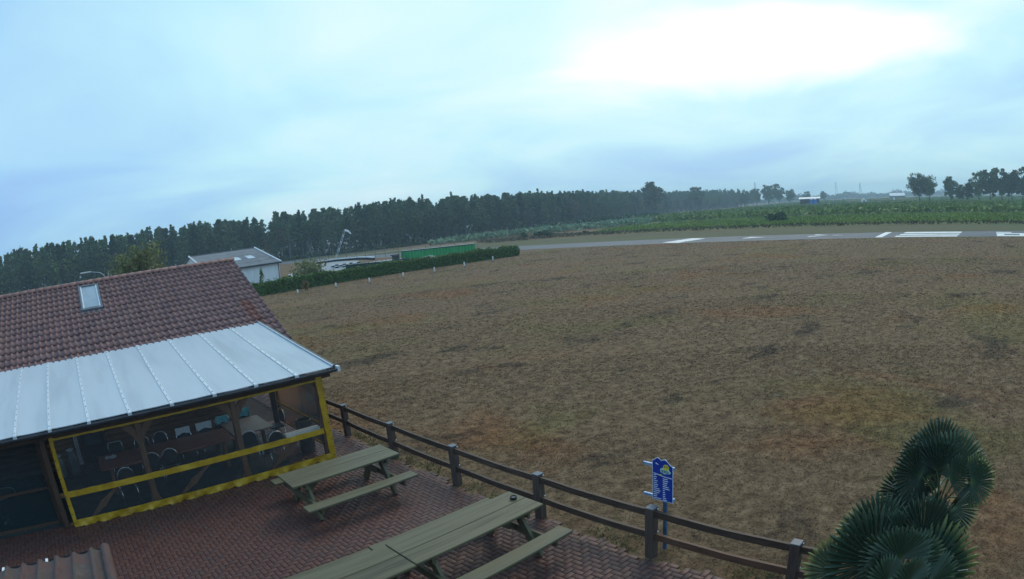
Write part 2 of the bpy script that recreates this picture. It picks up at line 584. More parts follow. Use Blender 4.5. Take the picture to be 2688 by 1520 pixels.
MT['fence_post'] = mat('fence_post_wood', [(0.05, 0.034, 0.030), (0.085, 0.058, 0.048), (0.12, 0.086, 0.070)], 0.6, 6, 5, stretch=(5, 5, 0.5), piece=0.3, bump=0.4, bscale=20, bdist=0.006)
MT['fence_red'] = mat('worn_red_fence_wood', [(0.05, 0.030, 0.022), (0.10, 0.048, 0.030), (0.14, 0.072, 0.045)], 0.6, 5, 5, stretch=(5, 0.6, 5), piece=0.3, bump=0.4, bscale=20, bdist=0.006)
MT['canopy'] = mat('opal_sheet', [(0.51, 0.56, 0.62), (0.59, 0.65, 0.71), (0.63, 0.68, 0.74)], 0.38, 1.1, 7, stretch=(1.6, 0.22, 1), spec=0.4, bump=0.03, bscale=3, transl=0.22)
MT['alu'] = mat('aluminium', [(0.58, 0.61, 0.65), (0.70, 0.72, 0.75)], 0.4, 3, 3, metal=0.25, spec=0.5)
MT['gutter'] = mat('dark_gutter', [(0.035, 0.037, 0.045), (0.06, 0.062, 0.07)], 0.35, 3, 3, spec=0.5)
MT['lead'] = mat('lead_flashing', [(0.10, 0.11, 0.13), (0.17, 0.18, 0.2)], 0.5, 6, 3)
MT['yellow'] = mat('yellow_tarpaulin', [(0.27, 0.15, 0.009), (0.46, 0.26, 0.013), (0.58, 0.37, 0.04)], 0.4, 4, 5, big=1.5, spec=0.45, bump=0.3, bscale=9, bdist=0.02)
MT['eyelet'] = mat('black_eyelet', [(0.02, 0.02, 0.02)], 0.5)
MT['clear'] = clear_sheet('clear_vinyl', (0.93, 0.94, 0.94), 0.10, 0.05)
MT['smoke'] = clear_sheet('fogged_vinyl', (0.80, 0.83, 0.84), 0.25, 0.09)
MT['teal_film'] = clear_sheet('teal_film_vinyl', (0.55, 0.62, 0.64), 0.3, 0.5, (0.035, 0.055, 0.062))  # fogged sheet; its murky reflection is put into the dark teal film colour
MT['chrome'] = mat('steel_tube', [(0.62, 0.62, 0.62), (0.7, 0.7, 0.72)], 0.25, 3, 2, metal=0.9)
MT['black'] = mat('black_plastic', [(0.018, 0.018, 0.02), (0.03, 0.03, 0.033)], 0.5, 5, 3)
MT['glass'] = mat('window_glass', [(0.05, 0.075, 0.085), (0.08, 0.11, 0.12)], 0.08, 2, 2, spec=0.6)
MT['skyglass'] = mat('roof_window_glass', [(0.26, 0.31, 0.36), (0.33, 0.38, 0.43)], 0.2, 2, 2, spec=0.6)
MT['towel_white'] = mat('white_terry', [(0.66, 0.67, 0.68), (0.8, 0.8, 0.8)], 0.9, 10, 4, bump=0.4, bscale=30)
MT['towel_turq'] = mat('turquoise_terry', [(0.10, 0.40, 0.43), (0.2, 0.52, 0.54)], 0.9, 10, 4, bump=0.4, bscale=30)
MT['paper'] = mat('printed_paper', [(0.25, 0.25, 0.27), (0.75, 0.75, 0.76), (0.8, 0.8, 0.8)], 0.7, 14, 2)
MT['steelcan'] = mat('grey_steel_can', [(0.13, 0.15, 0.15), (0.2, 0.22, 0.22)], 0.4, 5, 3, metal=0.4)
MT['binmat'] = mat('brown_bin', [(0.06, 0.045, 0.035), (0.11, 0.085, 0.07)], 0.5, 5, 3)
MT['whitewood'] = mat('flaking_white_board', [(0.38, 0.38, 0.38), (0.66, 0.66, 0.66), (0.74, 0.74, 0.73)], 0.6, 6, 5, stretch=(0.4, 6, 6), piece=0.3)
MT['ashtray'] = mat('dark_glazed_clay', [(0.015, 0.014, 0.014), (0.04, 0.035, 0.03)], 0.2, 8, 3)
MT['ash'] = mat('ash', [(0.18, 0.18, 0.18), (0.35, 0.35, 0.35)], 0.9, 30, 2)
MT['signblue'] = mat('sign_blue', [(0.010, 0.035, 0.27), (0.014, 0.045, 0.33)], 0.3, 2, 2, spec=0.5)
MT['signwhite'] = mat('sign_white', [(0.62, 0.66, 0.75), (0.72, 0.76, 0.84)], 0.35, 4, 2)
MT['signyellow'] = mat('sign_yellow', [(0.62, 0.5, 0.03), (0.7, 0.58, 0.06)], 0.35, 4, 2)
MT['signgreen'] = mat('sign_pale_green', [(0.42, 0.66, 0.5), (0.5, 0.72, 0.62)], 0.35, 4, 2)
MT['signdark'] = mat('sign_dark', [(0.02, 0.05, 0.12), (0.03, 0.07, 0.16)], 0.35, 4, 2)
MT['signpole'] = mat('sign_post_blue_steel', [(0.05, 0.12, 0.22), (0.10, 0.2, 0.33)], 0.35, 4, 2, metal=0.3)
MT['signrail'] = mat('sign_rail_steel', [(0.15, 0.27, 0.5), (0.45, 0.55, 0.72)], 0.3, 4, 2, metal=0.4)
MT['asphalt'] = mat('asphalt', [(0.086, 0.095, 0.110), (0.125, 0.134, 0.150)], 0.75, 0.25, 6, spec=0.3)
MT['white'] = mat('road_paint', [(0.62, 0.62, 0.6), (0.8, 0.8, 0.78)], 0.6, 0.8, 5)
MT['litter'] = mat('leaf_litter', [(0.018, 0.016, 0.010), (0.04, 0.032, 0.02)], 0.95, 0.6, 4)
MT['soil'] = mat('crop_soil', [(0.065, 0.09, 0.025), (0.11, 0.14, 0.04), (0.09, 0.125, 0.03)], 0.95, 0.2, 6)
MT['verge'] = mat('rough_verge', [(0.058, 0.056, 0.020), (0.088, 0.080, 0.030), (0.068, 0.088, 0.026)], 0.95, 0.3, 6, big=0.03)
MT['track'] = mat('pale_track', [(0.28, 0.22, 0.15), (0.36, 0.29, 0.20)], 0.95, 0.5, 5)
MT['kartway'] = mat('kart_track_asphalt', [(0.20, 0.21, 0.23), (0.28, 0.29, 0.31)], 0.6, 0.4, 5)
MT['crop'] = mat('crop_leaf', [(0.080, 0.135, 0.020), (0.175, 0.235, 0.034), (0.28, 0.32, 0.055)], 0.7, 0.08, 4, piece=0.28, spec=0.25)
MT['maize'] = mat('maize_leaf', [(0.065, 0.11, 0.022), (0.14, 0.195, 0.034), (0.25, 0.26, 0.07)], 0.7, 0.05, 4, piece=0.28, spec=0.25)
MT['reed'] = mat('pale_reed_leaf', [(0.10, 0.16, 0.08), (0.18, 0.25, 0.14), (0.22, 0.27, 0.17)], 0.7, 0.1, 4, piece=0.5)
MT['weed'] = mat('dry_weed', [(0.07, 0.07, 0.035), (0.14, 0.10, 0.055), (0.17, 0.13, 0.075)], 0.9, 0.2, 4, piece=0.6)
MT['bush'] = mat('dark_bush_leaf', [(0.025, 0.05, 0.018), (0.05, 0.085, 0.03)], 0.7, 0.4, 4, piece=0.5)
MT['hedge'] = mat('hedge_leaf', [(0.030, 0.064, 0.014), (0.085, 0.150, 0.026), (0.17, 0.24, 0.045)], 0.6, 0.8, 4, piece=0.6, spec=0.3)
MT['hedge_core'] = mat('hedge_twigs', [(0.010, 0.016, 0.008), (0.02, 0.028, 0.012)], 0.9, 5, 3)
MT['pine'] = mat('pine_needle', [(0.030, 0.050, 0.022), (0.062, 0.092, 0.038), (0.115, 0.14, 0.06)], 0.8, 0.25, 4, piece=0.6, spec=0.15, tint=0.6)
MT['broad'] = mat('broad_leaf', [(0.040, 0.060, 0.022), (0.078, 0.105, 0.034), (0.135, 0.15, 0.052)], 0.75, 0.25, 4, piece=0.6, spec=0.15, tint=0.6)
MT['autumn'] = mat('browning_leaf', [(0.075, 0.060, 0.026), (0.14, 0.10, 0.042), (0.19, 0.125, 0.055)], 0.75, 0.25, 4, piece=0.6, spec=0.15, tint=0.6)
MT['yellowgreen'] = mat('yellow_green_leaf', [(0.11, 0.12, 0.045), (0.19, 0.195, 0.07), (0.27, 0.26, 0.11)], 0.7, 0.4, 4, piece=0.6, transl=0.15)
MT['bark'] = mat('bark', [(0.05, 0.037, 0.03), (0.10, 0.072, 0.055)], 0.9, 6, 4, stretch=(3, 3, 0.6), bump=0.3)
MT['birch'] = mat('birch_bark', [(0.12, 0.115, 0.11), (0.24, 0.235, 0.22)], 0.8, 3, 4, stretch=(1, 1, 2))
def palm_leaf(name, tipcol):
    """stiff fan leaf: pale at the hub, each frond its own green, tips yellowing or painted lighter as if catching light"""
    m = bpy.data.materials.new(name); m.use_nodes = True
    t = m.node_tree; t.nodes.clear(); L = t.links.new
    out = N(t, 'ShaderNodeOutputMaterial'); b = N(t, 'ShaderNodeBsdfPrincipled')
    b.inputs['Roughness'].default_value = 0.42; b.inputs['Specular IOR Level'].default_value = 0.45
    oi = N(t, 'ShaderNodeObjectInfo'); at = N(t, 'ShaderNodeAttribute', attribute_name='rnd')
    r1 = N(t, 'ShaderNodeValToRGB'); e = r1.color_ramp.elements
    e[0].color = (0.014, 0.030, 0.018, 1); e[1].color = (0.075, 0.115, 0.066, 1); k = e.new(0.5); k.color = (0.036, 0.064, 0.036, 1)
    L(oi.outputs['Random'], r1.inputs[0])
    r2 = N(t, 'ShaderNodeValToRGB'); e = r2.color_ramp.elements
    e[0].position = 0.0; e[0].color = (2.6, 2.3, 1.2, 1); e[1].position = 1.0; e[1].color = (*tipcol, 1)
    k = e.new(0.22); k.color = (1.0, 1.0, 1.0, 1); k = e.new(0.72); k.color = (1.05, 1.05, 1.0, 1)
    L(at.outputs['Fac'], r2.inputs[0])
    mm = N(t, 'ShaderNodeMix', data_type='RGBA', blend_type='MULTIPLY'); mm.inputs[0].default_value = 1.0
    L(r1.outputs[0], mm.inputs[6]); L(r2.outputs[0], mm.inputs[7]); L(mm.outputs[2], b.inputs['Base Color'])
    tr = N(t, 'ShaderNodeBsdfTranslucent'); L(mm.outputs[2], tr.inputs[0])
    ms = N(t, 'ShaderNodeMixShader'); ms.inputs[0].default_value = 0.08
    L(b.outputs[0], ms.inputs[1]); L(tr.outputs[0], ms.inputs[2]); L(ms.outputs[0], out.inputs[0])
    return m


MT['palm'] = palm_leaf('palm_leaf', (1.5, 1.4, 1.3))  # lighter tips stand in for light caught by the outer blade
MT['palm_y'] = palm_leaf('yellowing_palm_leaf', (4.2, 2.6, 1.0))
MT['petiole'] = mat('palm_stalk', [(0.05, 0.08, 0.03), (0.09, 0.115, 0.05)], 0.5, 6, 3)
MT['palmtrunk'] = mat('palm_fibre', [(0.035, 0.025, 0.018), (0.08, 0.058, 0.04)], 0.95, 20, 5, bump=0.8)
MT['barnwhite'] = mat('white_steel_wall', [(0.70, 0.72, 0.74), (0.78, 0.8, 0.81)], 0.5, 0.6, 4, stretch=(6, 1, 0.3))
MT['barnroof'] = mat('fibre_cement_roof', [(0.13, 0.13, 0.14), (0.19, 0.19, 0.2), (0.24, 0.235, 0.24)], 0.75, 1.5, 5, piece=0.3)
MT['rooflight'] = mat('pale_rooflight', [(0.55, 0.6, 0.64), (0.66, 0.7, 0.74)], 0.3, 2, 2)
MT['trim'] = mat('white_trim', [(0.68, 0.7, 0.71), (0.75, 0.76, 0.77)], 0.5, 2, 2)
MT['dktrim'] = mat('dark_trim', [(0.03, 0.035, 0.045), (0.045, 0.05, 0.06)], 0.5, 2, 2)
MT['green'] = mat('green_container_paint', [(0.04, 0.33, 0.10), (0.06, 0.40, 0.14)], 0.45, 0.7, 5, spec=0.4)
MT['greenroof'] = mat('pale_container_roof', [(0.32, 0.32, 0.33), (0.42, 0.42, 0.43)], 0.5, 0.9, 5)
MT['dkgreen'] = mat('dark_green_paint', [(0.012, 0.035, 0.03), (0.02, 0.05, 0.045)], 0.5, 1, 3)
MT['tractor'] = mat('tractor_paint', [(0.03, 0.05, 0.07), (0.05, 0.075, 0.10)], 0.45, 2, 3)
MT['orange'] = mat('orange_plastic', [(0.65, 0.16, 0.04), (0.72, 0.22, 0.07)], 0.45, 3, 2)
MT['greycab'] = mat('grey_tarpaulin', [(0.20, 0.21, 0.23), (0.28, 0.29, 0.31)], 0.6, 1, 4)
MT['tyre'] = mat('tyre_rubber', [(0.012, 0.012, 0.013), (0.022, 0.022, 0.023)], 0.7, 5, 2)
MT['tyrewhite'] = mat('white_painted_tyre', [(0.55, 0.56, 0.58), (0.75, 0.76, 0.78)], 0.6, 3, 3)
MT['steel'] = mat('galvanised_steel', [(0.30, 0.32, 0.34), (0.42, 0.44, 0.46)], 0.45, 3, 3, metal=0.5)
MT['bollard'] = mat('white_post', [(0.55, 0.55, 0.54), (0.7, 0.7, 0.69)], 0.6, 6, 4)
MT['blue'] = mat('blue_cabin', [(0.02, 0.12, 0.42), (0.03, 0.16, 0.5)], 0.45, 2, 3)
MT['shedroof'] = mat('pale_metal_roof', [(0.55, 0.57, 0.6), (0.66, 0.68, 0.7)], 0.45, 0.5, 3)
MT['pylon'] = mat('pylon_steel', [(0.2, 0.22, 0.24), (0.26, 0.28, 0.3)], 0.6, 0.2, 3)
MT['render'] = mat('rendered_wall', [(0.38, 0.34, 0.30), (0.46, 0.42, 0.37)], 0.85, 4, 4)

# ---------------------------------------------------------------- the setting: ground, runway, fields
def sheet(name, poly, z, m, label):
    b = MB()
    b.add([(x, y, z) for x, y in poly], [tuple(range(len(poly)))])
    return struct(b.obj(name, m), label)


sheet('lawn', [(-880, -880), (1980, -880), (1980, 1480), (-880, 1480)], 0.0, MT['lawn'], 'dry brown mown grass of the airfield')
_rd = Vector((math.cos(R(96.3)), math.sin(R(96.3)), 0))      # along the runway, away to the left
_rn = Vector((math.sin(R(96.3)), -math.cos(R(96.3)), 0))     # across it, away from the camera
C0 = Vector((-5.55, -13.17, 0))


def rw(s, t):
    """runway coordinates: s along, t across, as a ground point"""
    p = C0 + _rd * s + _rn * t
    return p.x, p.y


sheet('verge', [rw(-400, 88.3), rw(260, 88.3), rw(260, 109), rw(-400, 109)], 0.003, MT['verge'], 'rough grass strip behind the runway')
runway = sheet('runway', [rw(-400, 77.5), rw(220, 77.5), rw(220, 88.3), rw(-400, 88.3)], 0.006, MT['asphalt'], 'grey asphalt runway crossing the grass')


def mark(polys, name='marking'):
    for poly in polys:
        b = MB()
        b.add([(x, y, 0.011) for x, y in poly], [tuple(range(len(poly)))])
        b.obj(name, MT['white'], runway)


mark([[(71.3, 4.2), (81.7, 4.9), (81.7, 5.9), (71.3, 5.2)]], 'threshold_bar')
for x0, w0 in ((72.1, 2.0), (75.5, 1.9), (78.8, 2.9)):
    mark([[(x0, -6.2), (x0 + w0, -6.2), (x0 + w0 - 0.2, 2.6), (x0 - 0.2, 2.6)]], 'threshold_stripe')
for (tx, ty, hw, ln) in ((76.4, 11.0, 2.2, 5.0), (74.9, 20.9, 1.5, 5.0)):
    for sg in (-1, 1):
        mark([[(tx, ty), (tx, ty + 1.6), (tx + sg * hw, ty + ln), (tx + sg * (hw - 1.3), ty + ln)][::sg]], 'arrow_leg')
mark([[(67.9, 33.2), (70.4, 33.6), (70.9, 36.9), (69.2, 36.9)], [(70.6, 33.4), (73.2, 33.3), (73.8, 36.7), (71.1, 36.9)],
      [(73.4, 33.3), (75.6, 33.2), (77.0, 36.4), (74.1, 36.7)]], 'centre_block')
for q in ([(73.0, -17.5), (74.6, -17.5), (74.6, -11.8), (73.0, -11.8)], [(74.6, -12.9), (76.9, -12.9), (76.9, -11.8), (74.6, -11.8)],
          [(76.9, -17.5), (78.6, -17.5), (78.6, -11.7), (76.9, -11.7)], [(79.4, -14.0), (81.0, -14.0), (81.0, -11.6), (79.4, -11.6)],
          [(74.6, -17.5), (76.9, -17.5), (76.9, -15.2), (74.6, -15.2)]):
    mark([q], 'number_stroke')
sheet('crop_field', [(101, 84), (106, -70), (470, -200), (560, 60), (430, 190), (232, 142)], 0.004, MT['soil'], 'green crop field beyond the runway')
sheet('dirt_track', [(60, 132), (84, 126), (100, 113), (112, 97), (112.6, 98.5), (101, 115.5), (85, 128.5), (60, 134)], 0.009, MT['track'], 'pale dirt track along the forest')


# ---------------------------------------------------------------- leaves, tufts
def quads(C, size, flat=0.0, aspect=1.0, upright=False):
    """one randomly turned quad for each centre"""
    n = len(C)
    sz = np.broadcast_to(np.asarray(size, float), (n,))
    nr = rng.normal(size=(n, 3))
    nr[:, 2] = nr[:, 2] * (1 - flat) + flat * 1.6
    if upright:
        nr[:, 2] *= 0.25
    nr /= np.linalg.norm(nr, axis=1)[:, None] + 1e-9
    a = np.cross(nr, rng.normal(size=(n, 3)))
    if upright:
        a = np.cross(nr, np.tile([0, 0, 1.0], (n, 1)))
    a /= np.linalg.norm(a, axis=1)[:, None] + 1e-9
    b = np.cross(nr, a)
    a = a * sz[:, None] * 0.5 * aspect
    b = b * sz[:, None] * 0.5
    k = rng.uniform(0.3, 0.9, (n, 1))
    V = np.stack([C - a * k - b, C + a * k - b, C + a + b * 0.2, C - a * 0.4 + b], 1).reshape(-1, 3)
    F = np.arange(4 * n).reshape(n, 4)
    return V, F


def leaf_mesh(name, C, size, m, flat=0.0, aspect=1.0, upright=False, shade=None):
    V, F = quads(C, size, flat, aspect, upright)
    r = rng.uniform(0, 1, len(C)) if shade is None else shade
    return np_mesh(name, V, F, m, np.repeat(r, 4))


def in_ball(n, c, r):
    d = rng.normal(size=(n, 3))
    d /= np.linalg.norm(d, axis=1)[:, None]
    return np.asarray(c) + d * (rng.uniform(0, 1, (n, 1)) ** 0.4) * np.asarray(r)


# ---------------------------------------------------------------- lawn tufts (nobody could count them)
def in_view(x, y):
    d = np.stack([x - CAM.x, y - CAM.y], 1)
    f2 = np.array([fwd.x, fwd.y]); f2 /= np.linalg.norm(f2)
    r2 = np.array([rgt.x, rgt.y])
    az = np.arctan2(d @ r2, d @ f2)
    return np.abs(az) < R(56)


def tufts():
    pts = []
    for d0, d1, dens in ((4, 9, 420), (9, 14, 260), (14, 22, 125), (22, 34, 50), (34, 52, 20), (52, 92, 6.0)):
        n = int(dens * (d1 * d1 - d0 * d0) * R(56))
        az = rng.uniform(-R(56), R(56), n)
        d = np.sqrt(rng.uniform(d0 * d0, d1 * d1, n))
        ang = AXIS - 0 + az     # measured clockwise from +y
        x = CAM.x + d * np.sin(ang); y = CAM.y + d * np.cos(ang)
        pts.append(np.stack([x, y, d], 1))
    P = np.concatenate(pts)
    x, y = P[:, 0], P[:, 1]
    edge = 1.02 + 0.10 * np.sin(y * 1.7) + 0.08 * np.sin(y * 4.1 + 1) + 0.12 * rng.normal(size=len(P)) * (rng.uniform(size=len(P)) < 0.3)
    ok = (x > edge) & ~((y > 3.9) & (x < 1.1))
    ok &= ((P[:, :2] - np.array([C0.x, C0.y])) @ np.array([_rn.x, _rn.y])) < 77.2
    ok &= (y < 52)
    P = P[ok]
    n = len(P)
    d = P[:, 2]
    k = 3
    C = np.repeat(P, k, 0)
    dd = np.repeat(d, k)
    C[:, 0] += rng.normal(size=n * k) * 0.03; C[:, 1] += rng.normal(size=n * k) * 0.03
    hgt = rng.uniform(0.010, 0.034, n * k)
    wd = np.maximum(0.009, dd * 0.0008) * rng.uniform(0.6, 1.6, n * k)
    th = rng.uniform(0, 2 * math.pi, n * k)
    lean = rng.normal(size=(n * k, 2)) * 0.055
    ax = np.stack([np.cos(th), np.sin(th)], 1)
    V = np.zeros((n * k, 3, 3))
    V[:, 0, :2] = C[:, :2] - ax * wd[:, None]
    V[:, 1, :2] = C[:, :2] + ax * wd[:, None]
    V[:, 2, :2] = C[:, :2] + lean
    V[:, 0, 2] = V[:, 1, 2] = -0.002
    V[:, 2, 2] = hgt
    r = np.repeat(rng.uniform(0, 1, n), k) * 0.6 + rng.uniform(0, 0.4, n * k)
    me = np_mesh('grass', V.reshape(-1, 3), np.arange(3 * n * k).reshape(-1, 3), MT['blade'], np.repeat(r, 3))
    tag(link('grass', me), 'short dry brown grass covering the airfield', 'grass', kind='stuff')
    # greener tufts along the brick edge and the fence
    n = 2600
    y = rng.uniform(-13.5, 3.5, n)
    x = 1.12 + 0.10 * np.sin(y * 1.7) + np.abs(rng.normal(size=n)) * 0.28
    keep = (np.sin(y * 2.3) + np.sin(y * 5.1 + 2) * 0.6 + rng.normal(size=n) * 0.4) > 0.1
    x, y = x[keep], y[keep]
    n = len(x)
    th = rng.uniform(0, 6.28, n)
    V = np.zeros((n, 3, 3))
    wd = rng.uniform(0.006, 0.014, n)
    V[:, 0, 0] = x - np.cos(th) * wd; V[:, 0, 1] = y - np.sin(th) * wd
    V[:, 1, 0] = x + np.cos(th) * wd; V[:, 1, 1] = y + np.sin(th) * wd
    V[:, 2, 0] = x + rng.normal(size=n) * 0.05; V[:, 2, 1] = y + rng.normal(size=n) * 0.05; V[:, 2, 2] = rng.uniform(0.04, 0.10, n)
    me = np_mesh('edge_grass', V.reshape(-1, 3), np.arange(3 * n).reshape(-1, 3), MT['green_blade'], np.repeat(rng.uniform(0, 1, n), 3))
    tag(link('edge_grass', me), 'greener weedy grass along the brick edge below the fence', 'grass', kind='stuff')


tufts()


# ---------------------------------------------------------------- brick terrace
def terrace():
    base = MB()
    base.add([(-14, -15, 0.004), (1.0, -15, 0.004), (1.0, 11, 0.004), (-14, 11, 0.004)], [(0, 1, 2, 3)])
    t = struct(base.obj('terrace', MT['joint']), 'brick terrace laid in a herringbone bond')
    g = 0.0045
    b = MB(); b.cbox(-0.1 + g, 0.1 - g, -0.05 + g, 0.05 - g, -0.02, 0.026, 0.003)
    brick_me = b.mesh('brick', MT['brick'])
    bv = np.array(b.v); bf = b.f
    cells = []
    for i in range(-140, 12):
        for j in range(-150, 106):
            k = (i - j) % 4
            if k == 0:
                cx_, cy_, ro = (i + 1) * 0.1, (j + 0.5) * 0.1, 0
            elif k == 3:
                cx_, cy_, ro = (i + 0.5) * 0.1, (j + 1) * 0.1, 1
            else:
                continue
            if cx_ > 1.02 + 0.07 * math.sin(cy_ * 1.7) + 0.06 * math.sin(cy_ * 4.1 + 1) + 0.05:
                continue
            if cy_ > 4.4 and cx_ < 0.6:
                continue
            cells.append((cx_, cy_, ro))
    dist = lambda c: math.hypot(c[0] - CAM.x, c[1] - CAM.y)
    # the ones that show largest: the patch by the fence at the lower edge of the picture
    def shown(c):
        az = math.atan2(c[0] - CAM.x, c[1] - CAM.y) - AXIS
        el = math.atan2(CAM.z, dist(c))
        return (R(-13) < az < R(22) and el < R(30.5) and not (-4 < c[0] < 0.6 and -7.6 < c[1] < -5.3))
    cells.sort(key=lambda c: (not shown(c), dist(c)))
    for (x, y, ro) in cells[:300]:
        o = link('brick', brick_me, t, (x, y, rng.normal() * 0.0008))
        o.rotation_euler = (rng.normal() * 0.006, rng.normal() * 0.006, (math.pi / 2 if ro else 0) + rng.normal() * 0.006)
    rest = np.array(cells[300:])
    n = len(rest)
    th = rest[:, 2] * math.pi / 2 + rng.normal(size=n) * 0.006
    c, s = np.cos(th)[:, None], np.sin(th)[:, None]
    V = np.stack([bv[None, :, 0] * c - bv[None, :, 1] * s + rest[:, :1], bv[None, :, 0] * s + bv[None, :, 1] * c + rest[:, 1:2],
                  np.broadcast_to(bv[None, :, 2], (n, len(bv))) + rng.normal(size=(n, 1)) * 0.0008 + bv[None, :, 0] * rng.normal(size=(n, 1)) * 0.003], 2)
    faces = []
    top = [f for f in bf]
    vs = V.reshape(-1, 3)
    q = [f for f in top if len(f) == 4]; t3 = [f for f in top if len(f) == 3]
    q = np.array(q + [(f[0], f[1], f[2], f[2]) for f in []])
    F = (np.arange(n)[:, None, None] * len(bv) + q[None]).reshape(-1, 4)
    me = np_mesh('brick_field', vs, F, MT['brick'], np.repeat(rng.uniform(0, 1, n), len(bv)))
    tag(link('brick_field', me, t), kind='stuff')


terrace()
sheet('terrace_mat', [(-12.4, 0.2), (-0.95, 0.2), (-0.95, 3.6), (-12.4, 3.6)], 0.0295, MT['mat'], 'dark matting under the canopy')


# ---------------------------------------------------------------- pantiles
def tile_proto(wd, ln, th=0.014, amp=0.030, n=9, rise=0.044):
    """a pantile: S wave across, lower end at y=0, lying on z=0; laps the next one by a few cm"""
    b = MB()
    prof = []
    for k in range(n):
        u = k / (n - 1)
        # shallow pan on the left, roll on the right
        z = amp * (0.15 + (-0.55 * math.sin(u / 0.62 * math.pi) if u < 0.62 else 1.35 * math.sin((u - 0.62) / 0.38 * math.pi)))
        prof.append((u * (wd + 0.012), z))
    L = ln + 0.05
    vs = []
    for y, lift in ((0, rise), (L, 0.0)):
        for x, z in prof:
            vs.append((x, y, z + lift))
    for x, z in prof:
        vs.append((x, 0.0, z + rise - th - 0.004))
    fs = [(k, k + 1, n + k + 1, n + k) for k in range(n - 1)]
    fs += [(2 * n + k, 2 * n + k + 1, k + 1, k) for k in range(n - 1)]
    b.add(vs, fs)
    return b


def tile_roof(parent, x_right, x_left, y0, z0, slope, length, wd, ln, m, special=None, skip=None, limit=300):
    """tiles on a slope that climbs in +y * sign; right edge first"""
    pb = tile_proto(wd, ln)
    me = pb.mesh('tile', m, True)
    pv = np.array(pb.v); pf = np.array(pb.f)
    ca, sa = math.cos(slope), math.sin(slope)
    cols = int((x_right - x_left) / wd); rows = int(round(length / ln))
    spots = []
    for r in range(rows):
        for c in range(cols):
            x = x_right - (c + 1) * wd
            s = r * ln
            if skip and skip(x + wd / 2, s + ln / 2):
                continue
            spots.append((x, s, special and special(x + wd / 2, s + ln / 2)))
    def dd(p):
        return (Vector((p[0], y0 + p[1] * ca, z0 + p[1] * sa)) - CAM).length
    return pv, pf, me, spots, dd


# ---------------------------------------------------------------- log house
EAVE_Y, EAVE_Z, RIDGE_Y, RIDGE_Z = 3.88, 2.45, 9.0, 4.855
SLOPE = math.atan2(RIDGE_Z - EAVE_Z, RIDGE_Y - EAVE_Y)
XR, XL = 0.98, -13.0
WALL_Y = 4.45


